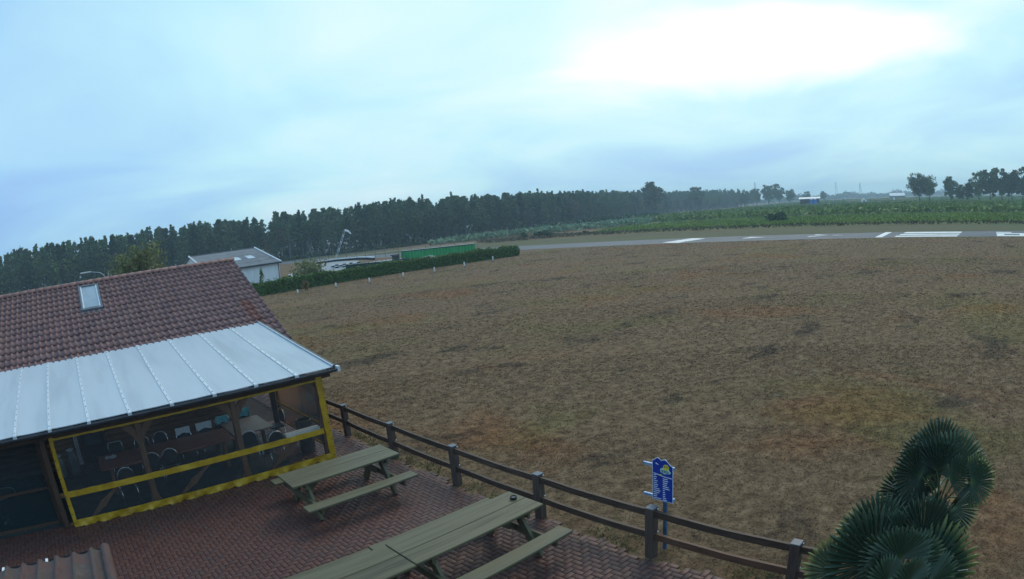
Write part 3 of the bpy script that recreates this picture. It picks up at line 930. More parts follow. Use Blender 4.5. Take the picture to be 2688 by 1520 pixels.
def log_house():
    h = thing('log_house', 'log house with red pantile roof and small roof window behind the canopy', 'house', (0, WALL_Y, 0))
    P = lambda p: (p[0], p[1] - WALL_Y, p[2])
    XW = -1.2
    # core walls just behind the logs, gable included
    b = MB()
    yb = 13.5
    gz_ = lambda y: EAVE_Z - 0.12 + (min(y, 2 * RIDGE_Y - y) - EAVE_Y) * math.tan(SLOPE)
    poly = [(WALL_Y + 0.03, 0), (yb, 0), (yb, gz_(yb)), (RIDGE_Y, gz_(RIDGE_Y)), (WALL_Y + 0.03, gz_(WALL_Y))]
    b.prism(poly, lambda a, c, t: (t, a - WALL_Y, c), XL + 0.4, XW - 0.03)
    b.obj('wall', MT['darktimber'], h)
    # openings in the front wall: (x0, x1, z0, z1)
    holes = [(-6.1, -5.35, 0.05, 2.05), (-3.15, -2.42, 0.85, 1.75), (-2.28, -1.6, 0.85, 1.75)]
    zc = 0.0
    lm = {}
    while zc < 2.3:
        segs = [(XL + 0.4, XW)]
        for (a, c, z0, z1) in holes:
            if z0 - 0.02 < zc + 0.09 < z1 + 0.02:
                ns = []
                for (p, q) in segs:
                    if p < a - 0.07 < q: ns.append((p, a - 0.07))
                    if p < c + 0.07 < q: ns.append((c + 0.07, q))
                segs = ns
        for (p, q) in segs:
            lb = MB()
            pr = [(math.sin(t) * 0.05, -math.cos(t) * 0.085) for t in np.linspace(0, math.pi, 7)]
            poly2 = [(-d, hh) for d, hh in pr]
            lb.prism([(0.03, -0.085)] + poly2 + [(0.03, 0.085)], lambda a, c, t: (t, a, c + 0.085), p, q)
            lb.obj('log', MT['log'], h, loc=(0, 0, zc))
        zc += 0.17
    # gable logs on the right-hand wall
    zc = 0.0
    while zc < 4.3:
        y1 = WALL_Y + 0.02
        if zc > gz_(WALL_Y):
            y1 = EAVE_Y + (zc - EAVE_Z + 0.2) / math.tan(SLOPE)
        y2 = min(yb, 2 * RIDGE_Y - y1)
        if y2 - y1 > 0.3:
            lb = MB()
            pr = [(math.sin(t) * 0.05, -math.cos(t) * 0.085) for t in np.linspace(0, math.pi, 7)]
            lb.prism([(-0.03, -0.085)] + pr + [(-0.03, 0.085)], lambda a, c, t: (XW + a, t - WALL_Y, c + 0.085), y1, y2)
            lb.obj('log', MT['log'], h, loc=(0, 0, zc))
        zc += 0.17
    # door and windows
    for i, (a, c, z0, z1) in enumerate(holes):
        fr = MB()
        for q in ((a - 0.07, a, z0, z1), (c, c + 0.07, z0, z1), (a - 0.07, c + 0.07, z1, z1 + 0.08), (a - 0.07, c + 0.07, z0 - 0.06, z0)):
            fr.cbox(q[0], q[1], -0.075, 0.03, q[2], q[3], 0.006)
        if i == 0:
            d = MB(); d.box(a, c, -0.02, 0.02, z0, z1)
            do = d.obj('door', MT['black'], h)
            fr.obj('door_frame', MT['darktimber'], do)
            g = MB(); g.box(a + 0.12, c - 0.12, -0.026, -0.021, z0 + 0.5, z1 - 0.15); g.obj('door_pane', MT['glass'], do)
            g = MB(); g.tube([(c - 0.08, -0.02, 1.0), (c - 0.08, -0.07, 1.0), (c - 0.2, -0.07, 1.0)], 0.012, 6); g.obj('handle', MT['chrome'], do)
        else:
            wo = fr.obj('window', MT['timber'], h)
            g = MB(); g.box(a, c, -0.01, 0.0, z0, z1); g.obj('pane', MT['glass'], wo)
            g = MB(); g.box(a - 0.1, c + 0.1, -0.13, -0.075, z0 - 0.075, z0 - 0.03); g.obj('sill', MT['timber'], wo)
    # curtain strips inside the door
    for k in range(3):
        g = MB(); g.tube([(-6.22 - 0.045 * k, -0.14, 0.1), (-6.22 - 0.045 * k, -0.14, 1.95)], 0.014, 6); g.obj('door_post', MT['alu'], h)
    # roof deck with both slopes
    ca, sa = math.cos(SLOPE), math.sin(SLOPE)
    rd = MB()
    e0 = 0.05
    o = 0.045
    prof = [(EAVE_Y, EAVE_Z - o - 0.02), (RIDGE_Y, RIDGE_Z - o - 0.02), (2 * RIDGE_Y - EAVE_Y, EAVE_Z - o - 0.02), (2 * RIDGE_Y - EAVE_Y, EAVE_Z - o - 0.12), (RIDGE_Y, RIDGE_Z - o - 0.12), (EAVE_Y, EAVE_Z - o - 0.12)]
    rd.prism(prof[::-1], lambda a, c, t: (t, a - WALL_Y, c), XL, XR - 0.03)
    roof = rd.obj('roof', MT['darktimber'], h)
    wd, ln = 0.205, 0.335
    length = (RIDGE_Y - EAVE_Y) / ca
    def skip(x, s):
        return -5.16 < x < -4.48 and (7.3 - EAVE_Y) / ca < s < (8.7 - EAVE_Y) / ca
    def special(x, s):
        y = EAVE_Y + s * ca
        return 4.6 < y < 6.35 and abs(x - (0.39 - (y - 5.5) * 0.07)) < 0.16
    pv, pf, me, spots, dd = tile_roof(roof, XR, XL, EAVE_Y, EAVE_Z, SLOPE, length, wd, ln, MT['tile'], special, skip)
    me2 = me.copy(); me2.materials.clear(); me2.materials.append(MT['tile_new'])
    spots = [p for p in spots if p[0] > -10.5]
    spots.sort(key=lambda p: dd(p))
    def hidden(p):      # under the canopy sheet
        return EAVE_Y + p[1] * ca < 4.6 and p[0] < 0.3
    spots.sort(key=lambda p: (hidden(p), dd(p)))
    rest = []
    for i, (x, s, sp) in enumerate(spots):
        jz = float(rng.normal()) * 0.003
        if i < 300 or sp:
            ob = link('tile', me2 if sp else me, roof, (x, EAVE_Y - WALL_Y + s * ca, EAVE_Z + s * sa + jz))
            ob.rotation_euler = (SLOPE + float(rng.normal()) * 0.008, float(rng.normal()) * 0.008, float(rng.normal()) * 0.008)
        else:
            rest.append((x, s, jz))
    rest = np.array(rest)
    n = len(rest)
    yy = pv[None, :, 1] * ca - pv[None, :, 2] * sa + rest[:, 1:2] * ca + EAVE_Y - WALL_Y
    zz = pv[None, :, 1] * sa + pv[None, :, 2] * ca + rest[:, 1:2] * sa + EAVE_Z + rest[:, 2:3]
    xx = pv[None, :, 0] + rest[:, :1] + pv[None, :, 1] * rng.normal(size=(n, 1)) * 0.008
    V = np.stack([xx, yy, zz], 2).reshape(-1, 3)
    F = (np.arange(n)[:, None, None] * len(pv) + pf[None]).reshape(-1, 4)
    tag(link('tile_field', np_mesh('tile_field', V, F, MT['tile'], np.repeat(rng.uniform(0, 1, n), len(pv)), True), roof), kind='stuff')
    # ridge tiles
    rb = MB()
    for k in range(2):
        pass
    nseg = 8
    vs = []
    for x, r in ((0, 0.115), (0.36, 0.098)):
        for q in range(nseg + 1):
            t = math.pi * q / nseg
            vs.append((-x, math.cos(t) * r, math.sin(t) * r - 0.02))
    fs = [(q, q + 1, nseg + 1 + q + 1, nseg + 1 + q) for q in range(nseg)]
    vs += [(0, 0, -0.03)]
    fs += [(q + 1, q, len(vs) - 1) for q in range(nseg)]
    rb.add(vs, fs)
    rme = rb.mesh('ridge_tile', MT['tile'], True)
    x = XR + 0.02
    while x > -10.5:
        ob = link('ridge_tile', rme, roof, (x, RIDGE_Y - WALL_Y, RIDGE_Z + 0.03))
        ob.rotation_euler = (0, 0.01, float(rng.normal()) * 0.01)
        x -= 0.33
    # verge boards
    vb = MB()
    for sgn in (1, -1):
        vb.bar((XR - 0.01, RIDGE_Y - WALL_Y + sgn * -(RIDGE_Y - EAVE_Y), EAVE_Z - 0.07), (XR - 0.01, RIDGE_Y - WALL_Y, RIDGE_Z - 0.07), 0.04, 0.18)
    vb.obj('verge_board', MT['darktimber'], roof)
    # roof window
    sk = MB()
    ang = SLOPE
    F3 = lambda x, s, t: (x, EAVE_Y - WALL_Y + s * ca - t * sa, EAVE_Z + s * sa + t * ca)
    s0, s1 = (7.27 - EAVE_Y) / ca, (8.68 - EAVE_Y) / ca
    xa, xb = -5.14, -4.5
    fr = MB()
    for (p, q, r_, u) in ((xa - 0.07, xa, s0 - 0.1, s1 + 0.05), (xb, xb + 0.07, s0 - 0.1, s1 + 0.05), (xa, xb, s0 - 0.1, s0), (xa, xb, s1, s1 + 0.05)):
        fr.prism([(p, r_), (q, r_), (q, u), (p, u)], F3, -0.05, 0.10)
    wo = fr.obj('roof_window', MT['lead'], roof)
    g = MB(); g.prism([(xa, s0), (xb, s0), (xb, s1), (xa, s1)], F3, 0.02, 0.06); g.obj('pane', MT['skyglass'], wo)
    g = MB(); g.prism([(xa, s0 + 0.02), (xb, s0 + 0.02), (xb, s0 + 0.06), (xa, s0 + 0.06)], F3, 0.062, 0.075); g.obj('sash_strip', MT['tile_old'], wo)
    for (p, q) in ((xa + 0.0, xa + 0.05), (xb - 0.05, xb)):
        g = MB(); g.prism([(p, s0), (q, s0), (q, s1), (p, s1)], F3, 0.061, 0.085); g.obj('sash', MT['alu'], wo)
    fl = MB(); fl.prism([(xa - 0.13, s0 - 0.18), (xb + 0.13, s0 - 0.18), (xb + 0.10, s1 + 0.08), (xa - 0.10, s1 + 0.08)], F3, -0.06, 0.028)
    fl.obj('flashing', MT['lead'], wo)
    # eave gutter at the far right end
    g = MB(); g.tube([(0.35, EAVE_Y - WALL_Y - 0.06, EAVE_Z - 0.06), (XR + 0.03, EAVE_Y - WALL_Y - 0.06, EAVE_Z - 0.06)], 0.06, 8); g.obj('gutter', MT['gutter'], h)


log_house()

# ---------------------------------------------------------------- canopy with posts
GY, GZ, TY, TZ = -0.25, 2.27, 4.87, 2.95
CXR = 0.38
CXL = -12.6


def canopy():
    t = thing('terrace_canopy', 'lean-to canopy of opal sheets on carved timber posts against the log house', 'canopy', (0, 0, 0))
    sl = (TZ - GZ) / (TY - GY)
    ca = lambda y: GZ + (y - GY) * sl
    ribs = [0.38 - 1.0 * k for k in range(14)]
    ribs = [0.36, -0.63, -1.65, -2.66, -3.68, -4.68, -5.66, -6.62, -7.5, -8.5, -9.5, -10.5, -11.5, -12.5]
    F3 = lambda x, y, z: (x, y, ca(y) + z)
    for i in range(len(ribs) - 1):
        x1, x0 = ribs[i], ribs[i + 1]
        b = MB()
        # a gently sagging sheet
        nx, ny = 6, 10
        vs, fs = [], []
        for zt in (0.0, 0.016):
            for j in range(ny + 1):
                for k in range(nx + 1):
                    u, v = k / nx, j / ny
                    vs.append(F3(x0 + 0.004 + (x1 - x0 - 0.008) * u, GY + (TY - GY) * v, zt - 0.012 * math.sin(math.pi * u) * (0.6 + 0.4 * math.sin(3 * v + i))))
        W = nx + 1
        o = W * (ny + 1)
        for j in range(ny):
            for k in range(nx):
                a = j * W + k
                fs.append((a + W, a + W + 1, a + 1, a)); fs.append((o + a, o + a + 1, o + a + W + 1, o + a + W))
        b.add(vs, fs)
        p = b.obj('sheet', MT['canopy'], t, True)
    for i, x in enumerate(ribs):
        if i == 0:
            b = MB(); b.bar(F3(x + 0.01, GY - 0.01, 0.02), F3(x + 0.01, TY, 0.02), 0.06, 0.07); b.obj('edge_batten', MT['gutter'], t)
            b = MB(); b.bar(F3(x - 0.03, GY - 0.01, 0.04), F3(x - 0.03, TY, 0.04), 0.02, 0.03); b.obj('edge_strip', MT['alu'], t)
            continue
        b = MB(); b.bar(F3(x, GY - 0.03, 0.024), F3(x, TY - 0.02, 0.024), 0.07, 0.012)
        bt = b.obj('batten', MT['alu'], t)
        if x > -8:
            sb = MB()
            for k in range(14):
                y = GY + 0.12 + k * (TY - GY - 0.3) / 13
                q = F3(x, y, 0.030)
                sb.lathe(q, [(0.013, 0), (0.013, 0.008), (0.0, 0.011)], 6)
            tag(sb.obj('screw_row', MT['eyelet'], bt), kind='stuff')
        b = MB(); b.box(x - 0.045, x + 0.045, GY - 0.075, GY - 0.02, GZ - 0.05, GZ + 0.02); b.obj('end_cap', MT['alu'], bt)
    # rafters and wall plate underneath
    for i, x in enumerate(ribs):
        b = MB(); b.bar(F3(x, GY + 0.1, -0.09), F3(x, TY - 0.3, -0.09), 0.07, 0.13); b.obj('rafter', MT['timber'], t)
    # gutter: half pipe profile
    b = MB()
    pr = [(0.06 * math.cos(a), 0.06 * math.sin(a)) for a in np.linspace(math.pi, 2 * math.pi, 9)]
    pr = [(-0.07, 0.01)] + pr + [(0.07, 0.01)]
    inner = [(a * 0.86, c * 0.86 + 0.006) for a, c in pr][::-1]
    b.prism(pr + inner, lambda a, c, q: (q, GY - 0.06 + a, GZ - 0.04 + c), CXL, CXR + 0.06)
    b.obj('gutter', MT['gutter'], t)
    b = MB(); b.box(CXR + 0.0, CXR + 0.07, GY - 0.15, GY + 0.02, GZ - 0.1, GZ + 0.03); b.obj('gutter_end', MT['alu'], t)
    b = MB(); b.box(CXL, CXR - 0.05, -0.02, 0.14, 2.02, 2.16); b.obj('eave_beam', MT['darktimber'], t)
    # posts, braces
    def curved(p0, p1, wd, bulge, y0, y1, name):
        """a sawn brace from p0 to p1 (x, z), thick in the middle, scalloped"""
        d = Vector((p1[0] - p0[0], p1[1] - p0[1])); L = d.length; d.normalize(); nn = Vector((-d.y, d.x))
        k = 16
        up_, lo = [], []
        for i in range(k + 1):
            u = i / k
            sc = abs(u - 0.5)
            wv = wd * (0.62 + 0.38 * math.cos((u - 0.5) * math.pi * 2)) + bulge * max(0, 1 - sc / 0.10) + 0.035 * max(0, (sc - 0.33) / 0.17)
            c = Vector(p0) + d * (L * u)
            up_.append(tuple(c + nn * wv / 2)); lo.append(tuple(c - nn * wv / 2))
        bb = MB()
        poly = lo + up_[::-1]
        n = len(lo)
        vs = [(a, y0, c) for a, c in lo] + [(a, y0, c) for a, c in up_] + [(a, y1, c) for a, c in lo] + [(a, y1, c) for a, c in up_]
        fs = []
        for i in range(n - 1):
            fs.append((i, i + 1, n + i + 1, n + i))
            fs.append((2 * n + i + 1, 2 * n + i, 3 * n + i, 3 * n + i + 1))
            fs.append((n + i, n + i + 1, 3 * n + i + 1, 3 * n + i))
            fs.append((i + 1, i, 2 * n + i, 2 * n + i + 1))
        fs += [(0, n, 3 * n, 2 * n), (n - 1, 3 * n - 1, 4 * n - 1, 2 * n - 1)]
        bb.add(vs, fs)
        return bb.obj(name, MT['timber'], t)
    for x in (-6.92, -4.55, -2.2, -0.02):
        b = MB(); b.cbox(x - 0.07, x + 0.07, 0.02, 0.16, 0.03, 2.02, 0.01); b.obj('post', MT['darktimber'] if x < -6 else MT['timber'], t)
        if x in (-4.55, -2.2):
            for sg in (-1, 1):
                # curved head brace and flared foot
                pts_o = [(0.07, 1.45), (0.10, 1.58), (0.20, 1.74), (0.33, 1.86), (0.46, 2.015), (0.30, 2.015), (0.18, 1.94), (0.07, 1.80)]
                bb = MB(); poly = [(x + sg * a, c) for a, c in pts_o]
                if sg < 0: poly = poly[::-1]
                bb.prism(poly, lambda a, c, q: (a, q, c), 0.12, 0.05); bb.obj('head_brace', MT['timber'], t)
                pts_o = [(0.07, 0.03), (0.26, 0.03), (0.17, 0.10), (0.105, 0.22), (0.07, 0.40)]
                bb = MB(); poly = [(x + sg * a, c) for a, c in pts_o]
                if sg < 0: poly = poly[::-1]
                bb.prism(poly, lambda a, c, q: (a, q, c), 0.12, 0.05); bb.obj('foot_block', MT['timber'], t)
        elif x > -1:
            pts_o = [(-0.07, 1.45), (-0.12, 1.60), (-0.24, 1.76), (-0.46, 2.015), (-0.28, 2.015), (-0.07, 1.82)]
            bb = MB(); bb.prism([(x + a, c) for a, c in pts_o][::-1], lambda a, c, q: (a, q, c), 0.12, 0.05); bb.obj('head_brace', MT['timber'], t)
    for (a, c, e, g) in ((-6.35, 0.05, -5.35, 0.72), (-4.05, 0.05, -3.0, 0.72), (-1.72, 0.05, -0.72, 0.75)):
        curved((a, c), (e, g), 0.12, 0.05, 0.06, 0.10, 'cross_brace')
    for (a, c) in ((-6.85, -4.62), (-4.48, -2.27), (-2.13, -0.09)):
        b = MB(); b.cbox(a, c, 0.05, 0.12, 0.70, 0.80, 0.008); b.obj('rail', MT['timber'], t)
        b = MB(); b.cbox(a, c, 0.05, 0.12, 0.03, 0.10, 0.008); b.obj('sole_plate', MT['timber'], t)
    # far post of the side bay
    b = MB(); b.cbox(-0.10, 0.05, 3.5, 3.65, 0.03, 2.6, 0.01); b.obj('post', MT['darktimber'], t)
    b = MB(); b.cbox(-7.12, -6.99, 0.33, 0.47, 0.03, 2.2, 0.01); b.obj('post', MT['darktimber'], t)


canopy()


# ---------------------------------------------------------------- yellow edged curtain
def wavy_strip(name, p0, p1, axis_w, wd, parent, m, amp=0.012, n=60, ydir=(0, -1, 0), freq=9.0, edge=0.008, seed=0.0):
    """a band of tarpaulin from p0 to p1, wd wide along axis_w, with soft folds and an uneven edge"""
    p0, p1, aw, yd = Vector(p0), Vector(p1), Vector(axis_w), Vector(ydir)
    k = 6
    vs, fs = [], []
    L = (p1 - p0).length
    for i in range(n + 1):
        u = i / n
        for j in range(k + 1):
            v = j / k
            s = u * L
            bul = amp * (math.sin(freq * s + 3 * v + seed) * 0.6 + math.sin(freq * 2.3 * s - 2.2 * v + seed * 2) * 0.4) * (0.3 + v)
            off = edge * (math.sin(freq * 1.3 * s + seed) + 0.6 * math.sin(freq * 3.1 * s + 1 + seed)) * (v ** 2)
            vs.append(p0 + (p1 - p0) * u + aw * (wd * v + off) + yd * (0.004 + bul + amp))
    W = k + 1
    for i in range(n):
        for j in range(k):
            a = i * W + j
            fs.append((a, a + W, a + W + 1, a + 1))
    o = len(vs)
    vs += [Vector(q) - yd * 0.003 for q in vs]
    fs += [tuple(q + o for q in f[::-1]) for f in fs]
    b = MB(); b.add(vs, fs)
    return b.obj(name, m, parent, True)


def curtain():
    t = thing('terrace_curtain', 'clear vinyl curtain with yellow tarpaulin borders hung from the canopy front', 'curtain', (0, 0, 0))
    X0, X1 = -6.73, 0.03
    y = -0.01
    Zv = Vector((0, 0, 1))
    wavy_strip('border', (X0, y, 2.05), (X1, y, 2.05), -Zv, 0.075, t, MT['yellow'], 0.004, 60, edge=0.003)
    wavy_strip('border', (X0 + 0.1, y, 0.70), (X1 - 0.1, y, 0.70), Zv, 0.135, t, MT['yellow'], 0.006, 90, edge=0.004, seed=1)
    wavy_strip('hem', (X0, y, 0.19), (X1, y, 0.19), -Zv, 0.165, t, MT['yellow'], 0.030, 160, edge=0.016, freq=11, seed=2)
    wavy_strip('border', (X0, y - 0.004, 0.03), (X0, y - 0.004, 2.05), Vector((1, 0, 0)), 0.10, t, MT['yellow'], 0.005, 40, edge=0.004, seed=3)
    wavy_strip('border', (X1 + 0.10, y - 0.004, 0.02), (X1 + 0.06, y - 0.004, 2.07), Vector((-1, 0, 0)), 0.16, t, MT['yellow'], 0.012, 40, edge=0.006, seed=4)
    for (z0, z1) in ((0.18, 0.71), (0.83, 1.98)):
        b = MB()
        n = 40
        vs = []
        for i in range(n + 1):
            x = X0 + 0.08 + (X1 - X0 - 0.16) * i / n
            dy = 0.004 * math.sin(i * 0.9)
            vs += [(x, y + 0.004 + dy, z0), (x, y + 0.004 - dy, z1)]
        b.add(vs, [(2 * i, 2 * i + 2, 2 * i + 3, 2 * i + 1) for i in range(n)])
        b.obj('pane', MT['clear'], t)
    for x in (X0 + 0.03, X1 + 0.05):
        b = MB()
        for k in range(10):
            zz = 0.12 + k * 0.205
            b.add([(x + 0.014 * math.cos(q), y - 0.030, zz + 0.014 * math.sin(q)) for q in np.linspace(0, 2 * math.pi, 9)[:-1]], [tuple(range(8))])
        tag(b.obj('eyelet_row', MT['eyelet'], t), kind='stuff')
    # side curtain along the right end of the terrace
    s = thing('side_curtain', 'clear side curtain with thin yellow borders closing the right end of the terrace', 'curtain', (0, 0, 0))
    x = 0.03
    for z in (0.26, 0.80, 1.95):
        wavy_strip('border', (x, 0.2, z), (x, 3.5, z), Zv, 0.06, s, MT['yellow'], 0.005, 40, ydir=(-1, 0, 0), edge=0.003, seed=z)
    wavy_strip('border', (x, 3.44, 0.05), (x, 3.44, 2.0), Vector((0, 1, 0)), 0.06, s, MT['yellow'], 0.004, 20, ydir=(-1, 0, 0), edge=0.002)
    b = MB(); b.add([(x, 0.2, 0.3), (x, 3.5, 0.3), (x, 3.5, 1.97), (x, 0.2, 1.97)], [(0, 1, 2, 3)]); b.obj('pane', MT['smoke'], s)
    # plain sheet on the left
    q = thing('fogged_curtain', 'fogged plain vinyl curtain hanging beside the yellow bordered one', 'curtain', (0, 0, 0))
    b = MB(); n = 30; vs = []
    for i in range(n + 1):
        xx = -7.14 - 5.2 * i / n
        vs += [(xx, 0.42 + 0.01 * math.sin(i), 0.04), (xx, 0.42, 2.2)]
    b.add(vs, [(2 * i, 2 * i + 1, 2 * i + 3, 2 * i + 2) for i in range(n)]); b.obj('pane', MT['teal_film'], q)
    b = MB(); b.box(-12.3, -7.14, 0.40, 0.45, 0.02, 0.10); b.obj('bottom_batten', MT['darktimber'], q)
    b = MB(); b.box(-12.3, -7.14, 0.38, 0.44, 0.86, 0.92); b.obj('middle_batten', MT['darktimber'], q)


curtain()

# ---------------------------------------------------------------- corner roof below the camera
def corner_building():
    x1, y1, z1 = -5.81, -7.41, 2.62
    sl = R(7)
    h = thing('corner_annex', 'small annex with mossy old pantile roof and gutter in the lower corner', 'building', (-9, -10, 0))
    Q = lambda x, y, z: (x + 9, y + 10, z)
    b = MB()
    poly = [(-12.6, 0), (-7.75, 0), (-7.75, 2.5 + 0.3 * math.tan(sl) - 0.1), (-12.6, 2.5 + 5.15 * math.tan(sl) - 0.1)]
    b.prism(poly, lambda a, c, t: Q(t, a, c), -12, -6.1); b.obj('wall', MT['render'], h)
    b = MB()
    ca, sa = math.cos(sl), math.sin(sl)
    L = 4.2
    F3 = lambda x, s, t: Q(x, y1 - s * ca - t * sa * -1 * -1 * -1 if False else y1 - s * ca + t * sa, z1 + s * sa + t * ca)
    b.prism([(-12, 0.0), (-12, L), (x1 - 0.02, L), (x1 - 0.02, 0.0)], lambda a, s, t: F3(a, s, t), -0.12, -0.03)
    roof = b.obj('roof', MT['darktimber'], h)
    wd, ln = 0.205, 0.335
    pb = tile_proto(wd, ln, 0.016, 0.026, rise=0.034)
    pb.v = [(-x, -y, z) for x, y, z in pb.v]          # runs down towards +y
    me = pb.mesh('tile', MT['tile_old'], True)
    for r in range(6):
        for c in range(12):
            ob = link('tile', me, roof, F3(x1 - c * wd, r * ln, float(rng.normal()) * 0.003))
            ob.rotation_euler = (-sl + float(rng.normal()) * 0.01, float(rng.normal()) * 0.01, float(rng.normal()) * 0.012)
    for r in range(6):
        vb = MB()
        vs = []
        for s_, rr in ((0, 0.058), (ln + 0.04, 0.048)):
            for q in range(7):
                t = math.pi * q / 6
                vs.append((math.cos(t) * rr, -s_, math.sin(t) * rr))
        vs.append((0, 0, 0))
        vb.add(vs, [(q, q + 1, 8 + q, 7 + q) for q in range(6)] + [(q + 1, q, 14) for q in range(6)])
        ob = vb.obj('verge_tile', MT['tile_old'], roof, True, F3(x1 - 0.02, r * ln, 0.03))
        ob.rotation_euler = (-sl, 0, 0)
    g = MB()
    pr = [(0.065 * math.cos(a), 0.065 * math.sin(a)) for a in np.linspace(math.pi, 2 * math.pi, 9)]
    inner = [(a * 0.85, c * 0.85 + 0.004) for a, c in pr][::-1]
    g.prism(pr + inner, lambda a, c, t: Q(t, y1 + 0.07 + a, z1 - 0.01 + c), -12, x1 - 0.02); gu = g.obj('gutter', MT['gutter'], h)
    for x in (-6.0, -6.55, -7.1):
        g = MB(); g.box(x, x + 0.03, -7.41 + 10 - 0.01, -7.41 + 10 + 0.12, z1 + 0.0, z1 + 0.012)
        g.v = [(a + 9, c, d) for a, c, d in g.v]
        g.obj('gutter_clip', MT['trim'], gu)
    g = MB(); g.box(x1 + 9 - 0.02, x1 + 9 - 0.008, 2.59, 2.73, z1 - 0.07, z1 + 0.0); g.obj('gutter_end', MT['lead'], gu)


corner_building()


# ---------------------------------------------------------------- fence
def fence():
    t = thing('post_and_rail_fence', 'low dark wooden post and rail fence between terrace and lawn', 'fence', (1.15, 0, 0))
    ys = [8.5, 6.1, 3.69, 1.29, -1.11, -3.52, -5.92, -8.32, -10.72, -13.13]
    pb = MB(); pb.cbox(-0.075, 0.075, -0.075, 0.075, -0.02, 0.875, 0.008)
    pme = pb.mesh('post', MT['fence_post'])
    cb = MB(); cb.cbox(-0.077, 0.077, -0.077, 0.077, 0.876, 0.892, 0.006)
    cme = cb.mesh('cap', MT['lead'])
    for y in ys:
        p = link('post', pme, t, (0, y, 0)); p.rotation_euler = (float(rng.normal()) * 0.008, float(rng.normal()) * 0.008, float(rng.normal()) * 0.03)
        link('cap', cme, p)
        for z in (0.80, 0.40):
            b = MB(); b.lathe((0.0, 0.0, 0), [(0.016, 0), (0.016, 0.01), (0.0, 0.014)], 8)
            o = b.obj('bolt', MT['alu'], p, True); o.location = (0.0 + 0.05, -0.078, z + 0.05); o.rotation_euler = (R(90), 0, 0)
    for i in range(len(ys) - 1):
        for z, k in ((0.79, 0), (0.395, 1)):
            b = MB()
            L = ys[i] - ys[i + 1] - 0.15
            n = 10
            pts = []
            vs, fs = [], []
            prof = [(-0.03, -0.055), (0.022, -0.055), (0.035, -0.03), (0.035, 0.03), (0.022, 0.055), (-0.03, 0.055)]
            ph = rng.uniform(0, 6)
            for q in range(n + 1):
                yy = ys[i] - 0.075 - L * q / n
                wob = 0.002 * math.sin(q * 1.1 + ph); sag = -0.012 * math.sin(math.pi * q / n)
                for a, c in prof:
                    vs.append((a + wob, yy, z + sag + c * (1 + 0.03 * math.sin(q * 1.3 + ph + a * 30))))
            m_ = len(prof)
            for q in range(n):
                for e in range(m_):
                    fs.append((q * m_ + e, q * m_ + (e + 1) % m_, (q + 1) * m_ + (e + 1) % m_, (q + 1) * m_ + e))
            fs += [tuple(range(m_))[::-1], tuple(range(n * m_, n * m_ + m_))]
            b.add(vs, fs)
            red = (ys[i] == -8.32 and k == 1)
            o = b.obj('rail', MT['fence_red'] if red else MT['fence'], t)
            if red: o['label'] = 'worn reddish lower rail'


fence()


# ---------------------------------------------------------------- picnic tables
def picnic_proto():
    """one table 2.45 m long, centre at origin; returns list of (name, mesh, sub)"""
    L = 1.225
    out = []
    def plank(x0, x1, y0, y1, z0, z1, b=0.008):
        q = MB(); q.cbox(x0, x1, y0, y1, z0, z1, b); return q.mesh('plank', MT['picnic'])
    out.append(('top_plank', plank(-L, L, 0.006, 0.41, 0.705, 0.75)))
    out.append(('top_plank', plank(-L, L, -0.41, -0.006, 0.705, 0.75)))
    out.append(('bench_plank', plank(-L, L, 0.72, 1.02, 0.405, 0.45)))
    out.append(('bench_plank', plank(-L, L, -1.02, -0.72, 0.405, 0.45)))
    for sx in (-1, 1):
        x = sx * 0.86
        for sy in (-1, 1):
            b = MB(); b.bar((x, sy * 0.62, 0.0), (x, sy * 0.16, 0.70), 0.14, 0.06, upv=(1, 0, 0)); out.append(('leg', b.mesh('leg', MT['picnic'])))
        b = MB(); b.cbox(x + sx * 0.035, x + sx * 0.085, -0.96, 0.96, 0.27, 0.40, 0.006); out.append(('bench_bearer', b.mesh('bench_bearer', MT['picnic'])))
        b = MB(); b.cbox(x + sx * 0.035, x + sx * 0.085, -0.39, 0.39, 0.60, 0.70, 0.006); out.append(('top_bearer', b.mesh('top_bearer', MT['picnic'])))
        b = MB(); b.bar((x - sx * 0.03, 0, 0.36), (x - sx * 0.45, 0, 0.69), 0.10, 0.045, upv=(0, 1, 0)); out.append(('strut', b.mesh('strut', MT['picnic'])))
    return out


PIC = picnic_proto()
for lab, x, y, rz in (('greenish wooden picnic table just in front of the yellow curtain', -0.87, -2.35, 0.0),
                      ('greenish wooden picnic table with an ashtray, by the fence', -0.70, -6.27, 0.0),
                      ('greenish wooden picnic table cut off by the lower picture edge', -3.17, -6.31, 0.004)):
    t = thing('picnic_table', lab, 'table', (x, y, 0.026), rz, 'picnic tables on the terrace')
    for n_, me_ in PIC:
        link(n_, me_, t)


def ashtray():
    t = thing('ashtray', 'small round black ashtray on the picnic table end', 'ashtray', (0.36, -6.16, 0.776))
    b = MB(); b.lathe((0, 0, 0), [(0.05, 0), (0.058, 0.01), (0.058, 0.05), (0.05, 0.052), (0.045, 0.02), (0.0, 0.018)], 20); b.obj('bowl', MT['ashtray'], t, True)
    b = MB(); b.lathe((0, 0, 0.02), [(0.044, 0), (0.03, 0.012), (0.0, 0.016)], 14); b.obj('ash', MT['ash'], t, True)


ashtray()


